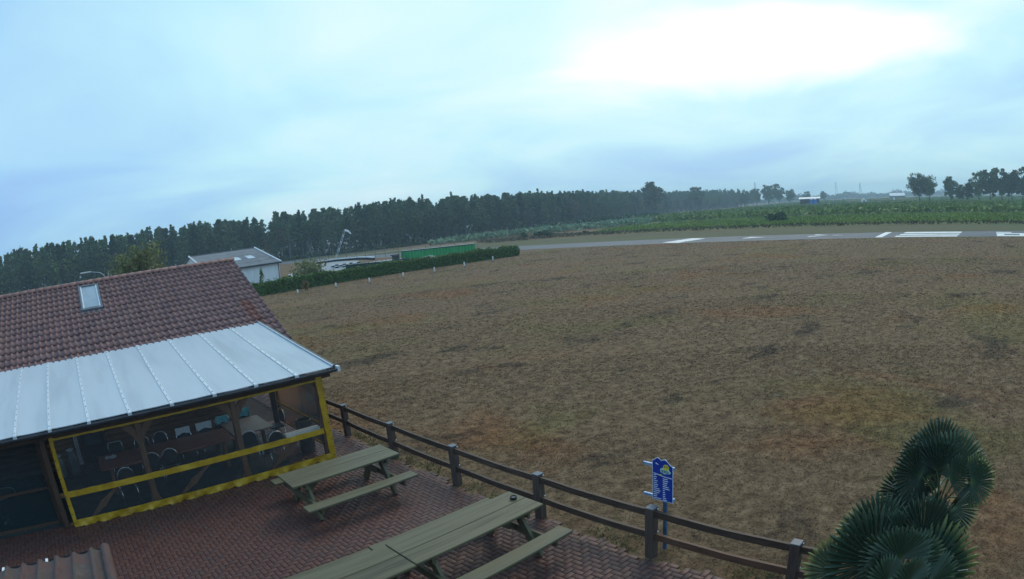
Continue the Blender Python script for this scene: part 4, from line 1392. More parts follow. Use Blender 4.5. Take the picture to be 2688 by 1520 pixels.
# ---------------------------------------------------------------- sign
def sign():
    t = thing('menu_sign', 'blue board with white text lines and yellow emblem on a post behind the fence', 'sign', (1.42, -8.37, 0))
    b = MB(); b.cbox(0.0, 0.05, -0.03, 0.03, -0.02, 1.56, 0.004); b.obj('post', MT['signpole'], t)
    for z in (1.465, 0.945):
        b = MB(); b.cbox(-0.035, -0.002, -0.20, 0.37, z - 0.025, z + 0.025, 0.004); b.obj('bracket', MT['signrail'], t)
    W2 = 0.187
    # outline seen from the terrace side; a runs to the left (+y)
    out = [(-W2, 0.90), (-W2, 1.50), (-0.13, 1.535), (-0.09, 1.575), (-0.045, 1.60), (0.0, 1.59), (0.025, 1.57), (0.04, 1.595), (0.09, 1.615), (0.125, 1.60), (0.15, 1.575), (W2, 1.555), (W2, 0.90)]
    F3 = lambda a, c, q: (-0.042 - q, a, c)
    def inset(p, d):
        cxm, cym = 0, 1.25
        return [(a * (1 - d / 0.19), cym + (c - cym) * (1 - d / 0.36)) for a, c in p]
    b = MB(); b.prism(out[::-1], F3, 0.0, 0.004); pn = b.obj('panel', MT['signwhite'], t)
    b = MB(); b.prism(inset(out, 0.009)[::-1], F3, 0.004, 0.0055); b.obj('blue_field', MT['signblue'], pn)
    def flat(name, poly, m, lv):
        q = MB(); q.prism(poly, F3, 0.0056 + lv * 0.001, 0.0062 + lv * 0.001); return q.obj(name, m, pn)
    def ell(ca, cc, ra, rc, n=18, a0=0, a1=2 * math.pi):
        return [(ca - ra * math.cos(q), cc + rc * math.sin(q)) for q in np.linspace(a0, a1, n, endpoint=a1 < 6.28)]
    # emblem: pale cloud with a yellow disc above, dark bars across
    cloud = ell(-0.05, 1.415, 0.095, 0.05, 20)
    cloud = [(a * (1 + 0.10 * math.sin(5 * i)), c + 0.006 * math.sin(4 * i)) for i, (a, c) in enumerate(cloud)]
    flat('emblem_cloud', cloud, MT['signgreen'], 0)
    flat('emblem_disc', ell(-0.065, 1.475, 0.055, 0.05), MT['signyellow'], 1)
    for a in (-0.043, -0.085):
        flat('emblem_dot', ell(a, 1.485, 0.011, 0.013, 10), MT['signdark'], 2)
    flat('emblem_band', [(0.02, 1.39), (0.02, 1.43), (-0.115, 1.415), (-0.115, 1.375)], MT['signdark'], 2)
    for k in range(5):
        a = 0.012 - k * 0.027
        flat('emblem_stroke', [(a, 1.395 - k * 0.003), (a, 1.422 - k * 0.003), (a - 0.012, 1.42 - k * 0.003), (a - 0.012, 1.393 - k * 0.003)], MT['signgreen'], 3)
    flat('white_bird', [(0.135, 1.52), (0.10, 1.525), (0.065, 1.495), (0.10, 1.50)], MT['signwhite'], 1)
    # heading rule
    flat('heading', [(0.165, 1.345), (0.165, 1.358), (-0.02, 1.325), (-0.17, 1.318), (-0.17, 1.307), (-0.02, 1.312)], MT['signwhite'], 0)
    flat('heading_mark', ell(0.03, 1.338, 0.025, 0.012, 10), MT['signyellow'], 1)
    Ls = [0.05, 0.06, 0.05, 0.075, 0.06, 0.085, 0.07, 0.11, 0.125, 0.105, 0.07, 0.06, 0.14]
    for k, l in enumerate(Ls):
        z = 1.315 - k * 0.0325
        flat('text_line', [(0.165, z), (0.165, z + 0.013), (0.165 - l, z + 0.013), (0.165 - l, z)], MT['signwhite'], 0)
    Rs = [0.085, 0.095, 0.08, 0.07, 0.10, 0.12, 0.035, 0.04, 0.045, 0.04, 0.06, 0.075]
    for k, l in enumerate(Rs):
        z = 1.275 - k * 0.0325
        flat('text_line', [(-0.005, z), (-0.005, z + 0.013), (-0.005 - l, z + 0.013), (-0.005 - l, z)], MT['signwhite'], 0)


sign()


# ---------------------------------------------------------------- palms
FRONT_C = (-0.1, -12.43, 1.55)
FRONT = [(0.02, -12.59, 1.90, 0.17, -12.64, 2.34, 230), (-0.05, -12.11, 1.91, -0.02, -11.81, 2.25, 230), (-0.46, -12.44, 1.94, -0.56, -12.40, 2.33, 210),
         (-0.20, -12.15, 1.69, -0.36, -11.69, 2.04, 200), (-0.44, -11.79, 1.64, -0.68, -11.51, 1.84, 220), (-0.07, -12.71, 1.69, 0.05, -13.06, 2.00, 200),
         (-0.22, -12.69, 1.63, -0.25, -13.26, 1.93, 200), (-0.57, -12.37, 1.73, -0.75, -12.18, 1.97, 200), (0.11, -11.92, 1.78, 0.13, -11.59, 1.94, 180),
         (-0.02, -12.30, 1.96, -0.03, -12.26, 2.21, 60), (-0.46, -12.82, 1.74, -0.55, -13.08, 1.95, 190), (-0.51, -12.43, 1.78, -0.70, -12.46, 1.72, 160),
         (-0.30, -12.30, 1.80, -0.38, -12.06, 2.06, 220), (-0.26, -12.60, 1.80, -0.26, -12.82, 2.08, 220), (-0.33, -12.30, 1.62, -0.55, -12.15, 1.57, 240), (-0.33, -12.60, 1.62, -0.52, -12.84, 1.57, 240), (-0.38, -12.45, 1.68, -0.66, -12.46, 1.70, 240),
         (-0.60, -12.62, 1.78, -0.70, -12.54, 2.06, 230), (-0.60, -12.40, 1.74, -0.72, -12.24, 1.98, 230)]
BACK_C = (0.72, -12.63, 1.98)
BACK = [(0.96, -12.50, 2.46, 1.06, -12.46, 2.83, 240), (0.62, -12.55, 2.39, 0.61, -12.48, 2.78, 110), (0.83, -12.71, 2.33, 0.94, -12.91, 2.71, 150),
        (0.55, -12.37, 2.36, 0.40, -12.09, 2.57, 300), (0.84, -12.87, 2.31, 0.95, -13.15, 2.43, 170), (0.64, -12.98, 2.30, 0.55, -13.27, 2.42, 200),
        (0.67, -12.18, 2.07, 0.51, -11.90, 2.19, 160), (0.81, -12.49, 2.05, 0.79, -12.29, 2.13, 150), (0.54, -12.82, 2.02, 0.45, -13.10, 1.87, 170),
        (0.72, -12.58, 2.17, 0.80, -12.43, 2.21, 140), (0.90, -12.36, 2.40, 0.95, -12.05, 2.54, 170), (0.78, -12.25, 1.97, 0.73, -11.96, 1.86, 120),
        (0.66, -12.46, 2.30, 0.62, -12.34, 2.54, 200), (0.74, -12.70, 2.26, 0.78, -12.84, 2.50, 210)]


def palm(label, base, crown, fronds, yellows):
    t = thing('fan_palm', label, 'palm tree', base, 0, 'fan palms in the lower corner')
    B = Vector(base); Cc = Vector(crown)
    b = MB()
    pts, rs = [], []
    for i in range(15):
        u = i / 14
        pts.append((Cc - B) * u + Vector((0.02 * math.sin(3 * u), 0.02 * math.sin(2 * u + 1), 0))); rs.append(0.085 + 0.014 * (i % 2) + (0.03 if i > 10 else 0))
    b.tube(pts, rs, 12); b.obj('trunk', MT['palmtrunk'], t)
    # shaggy fibre round the trunk head
    C_ = in_ball(160, Cc - B - Vector((0, 0, 0.2)), (0.13, 0.13, 0.35))
    link('trunk_fibre', leaf_mesh('trunk_fibre', C_, 0.10, MT['palmtrunk'], upright=True, aspect=0.3), t)
    extra = []
    for k in range(7):     # fronds that droop on the hidden sides
        a = k * 0.9 + 0.3
        d = Vector((math.cos(a), math.sin(a), 0))
        tocam = (CAM - Cc).normalized()
        if d.dot(Vector((tocam.x, tocam.y, 0))) > -0.35: continue
        hub = Cc + d * 0.33 + Vector((0, 0, -0.05)); tip = hub + d * 0.28 + Vector((0, 0, -0.18))
        extra.append((*hub, *tip, 170))
    for i, (hx, hy, hz, tx, ty, tz, sp) in enumerate(fronds + extra):
        H_, T_ = Vector((hx, hy, hz)), Vector((tx, ty, tz))
        mid = (T_ - H_); Rr = mid.length * 1.04; mid.normalize()
        cd = (CAM - H_).normalized()
        nv = cd * 0.95 + Vector((0, 0, 0.22)) + Vector(rng.normal(size=3)) * 0.16
        nv = (nv - mid * nv.dot(mid)).normalized()
        side = mid.cross(nv)
        fb = MB()
        nseg = max(9, int(sp / 7.5))
        vs, fs = [], []
        a0 = -R(sp) / 2
        da = R(sp) / nseg
        cup = rng.uniform(0.06, 0.16)
        rad = []
        for k in range(nseg):
            ac = a0 + (k + 0.5) * da
            rk = Rr * (0.78 + 0.22 * math.cos(ac * 0.75)) * (1 + 0.025 * rng.normal())
            o = len(vs)
            droop = rng.uniform(0.0, 0.10)
            for (rr, wf, fold) in ((0.03, 1.0, 0.0), (0.30, 0.98, 0.9), (0.80, 0.90, 1.1), (0.92, 0.55, 0.8), (1.0, 0.12, 0.0)):
                r_ = rk * rr
                half = r_ * math.tan(da / 2) * wf if rr <= 0.8 else rk * 0.8 * math.tan(da / 2) * wf
                half = max(half, 0.0012)
                ctr = mid * (math.cos(ac) * r_) + side * (math.sin(ac) * r_)
                tn = -mid * math.sin(ac) + side * math.cos(ac)
                lift = cup * (r_ ** 2) / Rr * 1.0 * abs(math.sin(ac)) - droop * r_ * rr * rr
                rid = fold * half * 0.9
                for w_, h_ in ((-half, -rid * 0.5), (0, rid), (half, -rid * 0.5)):
                    vs.append(H_ - B + ctr + tn * w_ + nv * (lift + h_)); rad.append(rr)
            for q in range(4):
                for e in range(2):
                    a = o + q * 3 + e
                    fs.append((a, a + 1, a + 4, a + 3))
        fb.add(vs, fs)
        yel = i in yellows
        fo = fb.obj('frond', MT['palm_y'] if yel else MT['palm'], t)
        at_ = fo.data.attributes.new('rnd', 'FLOAT', 'POINT'); at_.data.foreach_set('value', np.array(rad, np.float32))
        if yel: fo['label'] = 'frond with yellowing tips'
        pb = MB()
        st = Cc - B + Vector((0, 0, -0.05)) + (H_ - Cc) * 0.08
        mid_p = (Cc + H_) / 2 - B + Vector((0, 0, 0.03))
        pb.tube([st, mid_p, H_ - B], [0.013, 0.010, 0.008], 6); pb.obj('stalk', MT['petiole'], fo)


palm('front fan palm with broad dark fronds, nearest the terrace', (-0.05, -12.45, 0.03), FRONT_C, FRONT, (4, 8, 6))
palm('taller fan palm with small fronds, standing behind the other palm', (0.74, -12.62, 0.0), BACK_C, BACK, (5, 6, 8))


# ---------------------------------------------------------------- things under the canopy
def chair_parts(arch=True, cloth=None):
    """stacking chair facing +y (backrest at -y), centre at origin"""
    out = []
    r = 0.011
    def tb(pts, nm, m='chrome', rr=r):
        b = MB(); b.tube(pts, rr, 8); out.append((nm, b.mesh(nm, MT[m], True)))
    for sx in (-1, 1):
        tb([(sx * 0.20, 0.19, 0.44), (sx * 0.215, 0.23, 0.0)], 'leg')
        tb([(sx * 0.20, -0.17, 0.44), (sx * 0.215, -0.25, 0.0)], 'leg')
    if arch:
        pts = [(-0.205, -0.18, 0.44), (-0.21, -0.22, 0.66)] + [(-0.21 * math.cos(a), -0.235 - 0.01 * math.sin(a), 0.68 + 0.20 * math.sin(a)) for a in np.linspace(0.1, math.pi - 0.1, 12)] + [(0.21, -0.22, 0.66), (0.205, -0.18, 0.44)]
    else:
        pts = [(-0.205, -0.18, 0.44), (-0.21, -0.22, 0.78), (-0.19, -0.235, 0.85), (-0.15, -0.24, 0.87), (0.15, -0.24, 0.87), (0.19, -0.235, 0.85), (0.21, -0.22, 0.78), (0.205, -0.18, 0.44)]
    tb(pts, 'back_frame')
    b = MB(); b.cbox(-0.21, 0.21, -0.20, 0.21, 0.43, 0.47, 0.015); out.append(('seat', b.mesh('seat', MT['black'])))
    b = MB()
    if arch:
        pl = [(-0.19, 0.52), (0.19, 0.52), (0.195, 0.68)] + [(0.195 * math.cos(a), 0.68 + 0.175 * math.sin(a)) for a in np.linspace(0.15, math.pi - 0.15, 9)] + [(-0.195, 0.68)]
    else:
        pl = [(-0.19, 0.52), (0.19, 0.52), (0.195, 0.80), (0.16, 0.85), (-0.16, 0.85), (-0.195, 0.80)]
    b.prism(pl, lambda a, c, q: (a, -0.235 + (0.68 - c) * 0.05 + q, c), 0.012, -0.012)
    out.append(('backrest', b.mesh('backrest', MT['black'])))
    return out


CH_A, CH_S = chair_parts(True), chair_parts(False)
chairs = [(-5.11, 2.66, math.pi, 0, 'square backed chair behind the newspaper at the long table'),
          (-4.32, 2.45, math.pi + 0.1, 0, 'square backed chair hidden behind the timber post, far side of the table'),
          (-3.77, 2.66, math.pi, 1, 'round backed chrome chair with bare frame, far side of the long table'),
          (-3.10, 2.50, math.pi, 1, 'chair with a white towel over its rounded back'),
          (-2.46, 2.55, math.pi, 0, 'chair with a white towel over its square back, below the window'),
          (-1.86, 2.75, math.pi, 0, 'chair with the narrow turquoise towel at the table junction'),
          (-1.18, 3.02, math.pi, 0, 'chair with the wide turquoise towel behind the plank table'),
          (-5.12, 0.80, 0.05, 1, 'round backed chair at the near left end of the long table'),
          (-4.30, 1.45, 0.0, 1, 'dark round backed chair beside the carved post, near side'),
          (-3.82, 1.45, 0.0, 1, 'large dark round backed chair, near side of the long table'),
          (-1.70, 1.30, 0.0, 1, 'dark round backed chair in front of the plank table'),
          (-1.22, 0.72, 0.2, 1, 'chair pushed to the curtain below the white boards'),
          (-0.52, 2.30, math.pi / 2, 1, 'dark chair at the right end of the plank table')]
for (x, y, rz, a, lab) in chairs:
    c = thing('terrace_chair', lab, 'chair', (x, y, 0.030), rz, 'chairs under the canopy')
    for n_, me_ in (CH_A if a else CH_S):
        link(n_, me_, c)


def towel(name, label, x, y, z, wd, m, droop=0.2, rz=0.0):
    """a cloth folded over a chair back"""
    t = MB()
    n, k = 12, 14
    for lay in (0, 1):
        vs, fs = [], []
        for i in range(n + 1):
            u = i / n
            for j in range(k + 1):
                v = j / k
                a = (v - 0.5) * 2
                dz = -abs(a) ** 1.3 * droop * (1 + 0.12 * math.sin(u * 7 + 1))
                dy = math.copysign(min(abs(a) * 3, 1.0), a) * 0.032 + 0.008 * math.sin(u * 11 + a * 3)
                vs.append(((u - 0.5) * wd, dy * (1 - lay * 0.2), dz - lay * 0.006))
        W = k + 1
        fs = [(i * W + j, (i + 1) * W + j, (i + 1) * W + j + 1, i * W + j + 1) for i in range(n) for j in range(k)]
        t.add(vs, fs if lay == 0 else [f[::-1] for f in fs])
    o = t.obj(name, m, None, True, (x, y, z), rz)
    return tag(o, label, 'towel')


towel('towel', 'white towel over the rounded chair back behind the long table', -3.10, 2.74, 0.925, 0.42, MT['towel_white'], 0.16)
towel('towel', 'white towel over the square chair back below the window', -2.46, 2.79, 0.925, 0.46, MT['towel_white'], 0.18)
towel('towel', 'narrow turquoise towel beside the carved timber post', -1.86, 2.99, 0.925, 0.36, MT['towel_turq'], 0.2)
towel('towel', 'wide turquoise towel hanging behind the plank table', -1.18, 3.26, 0.925, 0.52, MT['towel_turq'], 0.24)


def long_table(name, label, x0, x1, y0, y1, n, m, legm):
    t = thing(name, label, 'table', ((x0 + x1) / 2, (y0 + y1) / 2, 0.030))
    cx_, cy_ = (x0 + x1) / 2, (y0 + y1) / 2
    w_ = (y1 - y0) / n
    for k in range(n):
        b = MB(); b.cbox(x0 - cx_, x1 - cx_, y0 - cy_ + k * w_ + 0.004, y0 - cy_ + (k + 1) * w_ - 0.004, 0.685, 0.725, 0.006); b.obj('top_board', m, t)
    for sx in (-1, 1):
        xx = sx * ((x1 - x0) / 2 - 0.28)
        for sy in (-1, 1):
            yy = sy * ((y1 - y0) / 2 - 0.15)
            b = MB(); b.cbox(xx - 0.045, xx + 0.045, yy - 0.045, yy + 0.045, 0, 0.685, 0.006); b.obj('leg', legm, t)
        b = MB(); b.cbox(xx - 0.03, xx + 0.03, -(y1 - y0) / 2 + 0.2, (y1 - y0) / 2 - 0.2, 0.58, 0.683, 0.006); b.obj('bearer', legm, t)


long_table('long_table', 'long red brown wooden table behind the clear curtain', -5.69, -2.02, 1.24, 2.40, 6, MT['redtable'], MT['timber'])
long_table('plank_table', 'weathered plank table at the right end under the canopy', -1.98, -0.85, 1.45, 2.85, 9, MT['browntable'], MT['darktimber'])


def newspaper():
    b = MB()
    for k, (a, z) in enumerate(((0.1, 0.0), (0.5, 0.006), (-0.3, 0.012))):
        ca, sa = math.cos(a), math.sin(a)
        vs = []
        n = 6
        for i in range(n + 1):
            for s_ in (-1, 1):
                px, py = (i / n - 0.5) * 0.30, s_ * 0.10
                vs.append((px * ca - py * sa, px * sa + py * ca, z + 0.012 * math.sin(i * 1.1 + k) + 0.012))
        b.add(vs, [(2 * i, 2 * i + 2, 2 * i + 3, 2 * i + 1) for i in range(n)])
    tag(b.obj('newspaper', MT['paper'], None, False, (-5.33, 2.05, 0.754)), 'crumpled newspaper on the left end of the long table', 'newspaper')


newspaper()


def milk_can(label, x, y, h):
    t = thing('milk_can', label, 'can', (x, y, 0.030), 0, 'grey cans by the house wall')
    b = MB(); b.lathe((0, 0, 0), [(0.16, 0), (0.165, 0.02), (0.165, h * 0.62), (0.155, h * 0.68), (0.10, h * 0.82), (0.10, h * 0.94)], 20); b.obj('body', MT['steelcan'], t, True)
    b = MB(); b.lathe((0, 0, h * 0.94), [(0.125, 0), (0.13, 0.02), (0.06, 0.045), (0.0, 0.05)], 20); b.obj('lid', MT['alu'], t, True)
    for s_ in (-1, 1):
        b = MB(); b.tube([(s_ * 0.155, 0, h * 0.6), (s_ * 0.20, 0, h * 0.68), (s_ * 0.15, 0, h * 0.80), (s_ * 0.10, 0, h * 0.84)], 0.01, 6); b.obj('handle', MT['steelcan'], t, True)


milk_can('shorter grey can nearest the curtain corner post', -6.93, 3.75, 0.62)
milk_can('taller grey can standing next to the house door', -6.50, 3.85, 0.70)


def bin_():
    t = thing('litter_bin', 'round dark slatted litter bin behind the curtain corner', 'bin', (-0.20, 0.95, 0.026))
    b = MB()
    for k in range(18):
        a = k * 2 * math.pi / 18
        b = MB(); b.bar((0.19 * math.cos(a), 0.19 * math.sin(a), 0.03), (0.20 * math.cos(a), 0.20 * math.sin(a), 0.84), 0.055, 0.014, upv=(math.cos(a), math.sin(a), 0)); b.obj('slat', MT['binmat'], t)
    b = MB(); b.lathe((0, 0, 0.03), [(0.175, 0), (0.175, 0.76), (0.165, 0.76), (0.165, 0.05), (0.0, 0.05)], 20); b.obj('liner', MT['black'], t, True)
    b = MB(); b.lathe((0, 0, 0.83), [(0.215, 0), (0.22, 0.02), (0.19, 0.035), (0.175, 0.02), (0.18, 0)], 24); b.obj('rim', MT['binmat'], t, True)


bin_()


def white_boards():
    t = thing('white_board_stack', 'stack of flaking white boards lying on the curtain rail', 'boards', (-0.57, 0.16, 0.81))
    for k, (y, z) in enumerate(((-0.10, 0), (0.0, 0), (0.10, 0), (-0.06, 0.032), (0.05, 0.032))):
        b = MB(); b.cbox(-0.46, 0.45, y - 0.046, y + 0.046, z, z + 0.03, 0.005)
        o = b.obj('board', MT['whitewood'], t); o.location = (float(rng.normal()) * 0.012, 0, 0)


white_boards()


def left_table():
    t = thing('round_side_table', 'round table with pale rim behind the fogged curtain', 'table', (-8.55, 1.15, 0.026))
    b = MB(); b.lathe((0, 0, 0.66), [(0.0, 0), (0.40, 0), (0.42, 0.02), (0.40, 0.04), (0.0, 0.04)], 32); b.obj('top', MT['browntable'], t, True)
    b = MB(); b.tube([(0.41 * math.cos(a), 0.41 * math.sin(a), 0.70) for a in np.linspace(0, 2 * math.pi, 33)], 0.012, 6); b.obj('rim', MT['alu'], t, True)
    b = MB(); b.lathe((0, 0, 0), [(0.22, 0), (0.22, 0.02), (0.03, 0.06), (0.03, 0.66)], 16); b.obj('pedestal', MT['gutter'], t, True)


left_table()


# ---------------------------------------------------------------- trees
def limb_set(b, base, top, r0, n, spread, seedv, m=0):
    rr = np.random.default_rng(seedv)
    base, top = Vector(base), Vector(top)
    pts = [base + (top - base) * (i / 6) + Vector((rr.normal(), rr.normal(), 0)) * 0.02 * (top - base).length * (i > 0) for i in range(7)]
    b.tube(pts, [r0 * (1 - 0.8 * i / 6) for i in range(7)], 7, m)
    for k in range(n):
        u = rr.uniform(0.4, 0.95)
        i = int(u * 6)
        p = pts[i]
        a = rr.uniform(0, 6.28)
        L = spread * rr.uniform(0.5, 1.0) * (1.25 - u * 0.6)
        d = Vector((math.cos(a), math.sin(a), rr.uniform(0.2, 0.8)))
        b.tube([p, p + d * L * 0.5 + Vector((0, 0, 0.05 * L)), p + d * L], [r0 * 0.35 * (1.2 - u), r0 * 0.2 * (1.2 - u), r0 * 0.06], 5, m)


def make_tree(kind, seedv, H, wd, leafm, barkm, nclump=26, per=26, leaf=0.55, lo=0.3):
    """(trunk mesh, crown mesh)"""
    global rng
    keep = rng
    rng = np.random.default_rng(seedv)
    b = MB()
    pts = []
    if kind == 'pine':
        limb_set(b, (0, 0, 0), (rng.normal() * 0.3, rng.normal() * 0.3, H * 0.95), H * 0.016, 9, wd * 0.8, seedv)
        for k in range(nclump):
            z = H * (lo + (1 - lo) * rng.uniform(0, 1) ** 0.9)
            rad = wd * (0.05 + 0.95 * math.sin(math.pi * min(1, (1.0 - z / H) / (1 - lo) * 0.62 + 0.02))) * rng.uniform(0.25, 1.0)
            a = rng.uniform(0, 6.28)
            pts.append(in_ball(per, (math.cos(a) * rad, math.sin(a) * rad, z), (0.20 * wd + 0.2, 0.20 * wd + 0.2, 0.10 * wd + 0.15)))
        pts.append(in_ball(26, (0, 0, H * 0.985), (0.35, 0.35, 0.8)))
    elif kind == 'spruce':
        limb_set(b, (0, 0, 0), (0, 0, H * 0.97), H * 0.014, 0, 0, seedv)
        lay = int(H / 0.8)
        for k in range(lay):
            u = k / lay
            z = H * (lo + (1 - lo) * u)
            rad = wd * (1 - u) ** 0.85 + 0.12
            m = int(6 + 18 * (1 - u))
            for q in range(m):
                a = rng.uniform(0, 6.28)
                L = rad * rng.uniform(0.6, 1.05)
                s = np.linspace(0.15, 1, 6)[:, None]
                pts.append(np.array([[math.cos(a) * L, math.sin(a) * L, -0.22 * L]]) * s + np.array([[0, 0, z + rng.normal() * 0.2]]) + rng.normal(size=(6, 3)) * 0.09)
    else:
        limb_set(b, (0, 0, 0), (rng.normal() * 0.2, rng.normal() * 0.2, H * 0.8), H * 0.02, 9, wd * 0.8, seedv)
        zc = H * (lo + 1) / 2
        hz_ = H * (1 - lo) / 2
        for k in range(nclump):
            d = rng.normal(size=3); d /= np.linalg.norm(d)
            f = rng.uniform(0.35, 0.86) if k > nclump // 5 else rng.uniform(0, 0.4)
            shape = 1.0 if d[2] > -0.2 else 0.8
            c = np.array([d[0] * wd * f * shape, d[1] * wd * f * shape, zc + d[2] * hz_ * f])
            s = rng.uniform(0.15, 0.28) * wd
            pts.append(in_ball(per, c, (s, s, s * 0.75)))
    C = np.concatenate(pts)
    tm = b.mesh('trunk', barkm, True)
    cm = leaf_mesh('crown', C, leaf * rng.uniform(0.6, 1.3, len(C)), leafm, flat=0.3)
    rng = keep
    return tm, cm


def put_tree(name, label, proto, x, y, s, rz, group, cat='tree', z=0.0):
    t = thing(name, label, cat, (x, y, z), rz, group)
    t.scale = (s, s, s * float(rng.uniform(0.94, 1.06)))
    link('trunk', proto[0], t)
    link('crown', proto[1], t)
    return t


PINES = [make_tree('pine', 11 + k, 15, 3.1, MT['pine'], MT['bark'], 84, 24, 0.46, 0.16 + 0.04 * (k % 3)) for k in range(5)]
SPRUCE = [make_tree('spruce', 31 + k, 15, 2.5, MT['pine'], MT['bark'], leaf=0.55, lo=0.12) for k in range(3)]
BROAD = [make_tree('broad', 41 + k, 13.5, 3.4, MT['broad'], MT['bark'], 80, 26, 0.5, 0.12) for k in range(4)]
BROWN = [make_tree('broad', 51 + k, 12.5, 3.0, MT['autumn'], MT['bark'], 64, 26, 0.46, 0.2) for k in range(2)]
BIRCH = [make_tree('broad', 61 + k, 14, 2.5, MT['broad'], MT['birch'], 34, 24, 0.5, 0.34) for k in range(2)]
OAK = [make_tree('broad', 71 + k, 16, 6.2, MT['broad'], MT['bark'], 75, 40, 0.8, 0.12) for k in range(2)]
LONE = [make_tree('broad', 81 + k, 17, 7.6, MT['broad'], MT['bark'], 135, 28, 0.62, 0.2) for k in range(2)]


# the edge of the wood, from behind the house to where it ends far to the right
EDGE = [(-150, 150), (-40, 172), (30, 176), (62, 172), (85, 162), (102, 152), (149, 160), (208, 175), (300, 212), (400, 247), (545, 246)]


def along(edge, step0):
    d = 0.0
    for (a, b_) in zip(edge[:-1], edge[1:]):
        A, B_ = Vector(a), Vector(b_)
        L = (B_ - A).length
        while d < L:
            yield A + (B_ - A) * (d / L), (B_ - A).normalized()
            d += step0(A + (B_ - A) * (d / L))
        d -= L


def forest():
    TL = {'pine': 'dark pine in the forest edge', 'spruce': 'pointed spruce in the forest edge',
          'broad': 'green leafy tree in the forest edge', 'brown': 'browning leafy tree in the forest edge', 'birch': 'pale stemmed birch at the forest edge'}
    WHERE = [(250, 'far left, beyond the house ridge'), (480, 'behind the yellow green tree'), (740, 'behind the white hall'), (860, 'left of the windsock mast'), (1060, 'right of the windsock mast'), (1250, 'above the green container'),
             (1400, 'above the hedge end'), (1560, 'behind the pale reeds'), (1740, 'left of the domed oak'), (1920, 'right of the domed oak'), (9999, 'near its right end')]
    cnt = 0
    back = {k: [] for k in range(16)}
    protos = PINES + SPRUCE + BROAD + BROWN + BIRCH
    kinds = ['pine'] * 5 + ['spruce'] * 3 + ['broad'] * 4 + ['brown'] * 2 + ['birch'] * 2
    for row in range(8):
        off = row * 3.8
        for p, d in along(EDGE, lambda q: 2.5 + 0.004 * max(0, q.length - 180) + row * 0.15):
            nrm = Vector((-d.y, d.x))
            q = p + nrm * (off + rng.normal() * 1.2) + d * rng.normal() * 0.8
            az = math.degrees(math.atan2(q.x - CAM.x, q.y - CAM.y)) - math.degrees(AXIS)
            if not -54 < az < 30: continue
            u = rng.uniform()
            if row == 0:
                k = int(rng.choice([8, 9, 10, 11, 0, 1, 2, 12, 13, 14, 15], p=[.14, .14, .12, .12, .1, .1, .08, .03, .03, .07, .07]))
            else:
                k = int(rng.choice(16, p=[.09, .09, .09, .08, .08, .06, .06, .06, .08, .08, .07, .06, .04, .04, .01, .01]))
            dist = (Vector((q.x, q.y)) - Vector((CAM.x, CAM.y))).length
            s = rng.uniform(0.94, 1.03) * (0.84 if row == 0 else 0.93 + 0.015 * min(row, 4)) * (1.0 + 0.10 * min(1, max(0, (dist - 190) / 200)))
            if p.x < 45 and p.x > -150: s *= 1.02
            if kinds[k] == 'spruce' and row > 0: s *= rng.uniform(1.02, 1.13)
            elif kinds[k] == 'pine' and row > 0: s *= rng.uniform(0.97, 1.05)
            rz = rng.uniform(0, 6.28)
            if cnt < 290 and row < 3 and (row == 0 or u < 0.8):
                cnt += 1
                px = 1344 + 1600 * R(az)
                wh = next(b_ for a_, b_ in WHERE if px < a_)
                put_tree(kinds[k] + '_tree' if kinds[k] not in ('brown', 'broad') else 'leafy_tree', TL[kinds[k]] + ' ' + wh, protos[k], q.x, q.y, s, rz, 'forest edge ' + kinds[k] + ' trees ' + wh)
            else:
                back[k].append((q.x, q.y, s, rz))
    Vs, Fs, Rs = [], [], []
    o = 0
    for k, lst in back.items():
        if not lst: continue
        me = protos[k][1]
        n = len(me.vertices)
        co = np.empty(n * 3, np.float32); me.vertices.foreach_get('co', co); co = co.reshape(-1, 3)
        # a thinner crown is enough back there
        nq = n // 4
        zq = co.reshape(nq, 4, 3)[:, :, 2].mean(1)
        upper = zq > zq.max() * 0.42
        for (x, y, s, rz) in lst:
            sel = upper & (rng.uniform(size=nq) < 0.46)
            c4 = co.reshape(nq, 4, 3)[sel]
            ctr = c4.mean(1, keepdims=True)
            c4 = ctr + (c4 - ctr) * 1.3
            c4 = c4.reshape(-1, 3)
            ca, sa = math.cos(rz), math.sin(rz)
            V = np.stack([(c4[:, 0] * ca - c4[:, 1] * sa) * s + x, (c4[:, 0] * sa + c4[:, 1] * ca) * s + y, c4[:, 2] * s], 1)
            m = len(V)
            Vs.append(V); Fs.append(np.arange(m).reshape(-1, 4) + o); o += m
            Rs.append(np.repeat(rng.uniform(0, 1, m // 4), 4))
    me = np_mesh('forest', np.concatenate(Vs), np.concatenate(Fs), MT['pine'], np.concatenate(Rs))
    tag(link('forest', me), 'dark mass of trees deeper in the wood behind the forest edge', 'forest', kind='stuff')
    # undergrowth along the foot of the wood
    C = []
    for p, d in along(EDGE[1:-1], lambda q: 0.8):
        nrm = Vector((-d.y, d.x))
        q = p - nrm * rng.uniform(-4.0, 2.2)
        h = abs(rng.normal()) * 0.9 + 0.4
        C.append(in_ball(12, (q.x, q.y, h * 0.5), (1.0, 1.0, h)))
    for p, d in along(EDGE[1:], lambda q: 0.4):
        nrm = Vector((-d.y, d.x))
        q = p + nrm * rng.uniform(5, 26)
        h = rng.uniform(3.0, 8.0)
        C.append(in_ball(14, (q.x, q.y, h * 0.55), (2.0, 2.0, h * 0.6)))
    C = np.concatenate(C); C[:, 2] = np.abs(C[:, 2])
    tag(link('undergrowth', leaf_mesh('undergrowth', C, 0.85, MT['broad'])), 'low leafy undergrowth along the foot of the forest', 'undergrowth', kind='stuff')


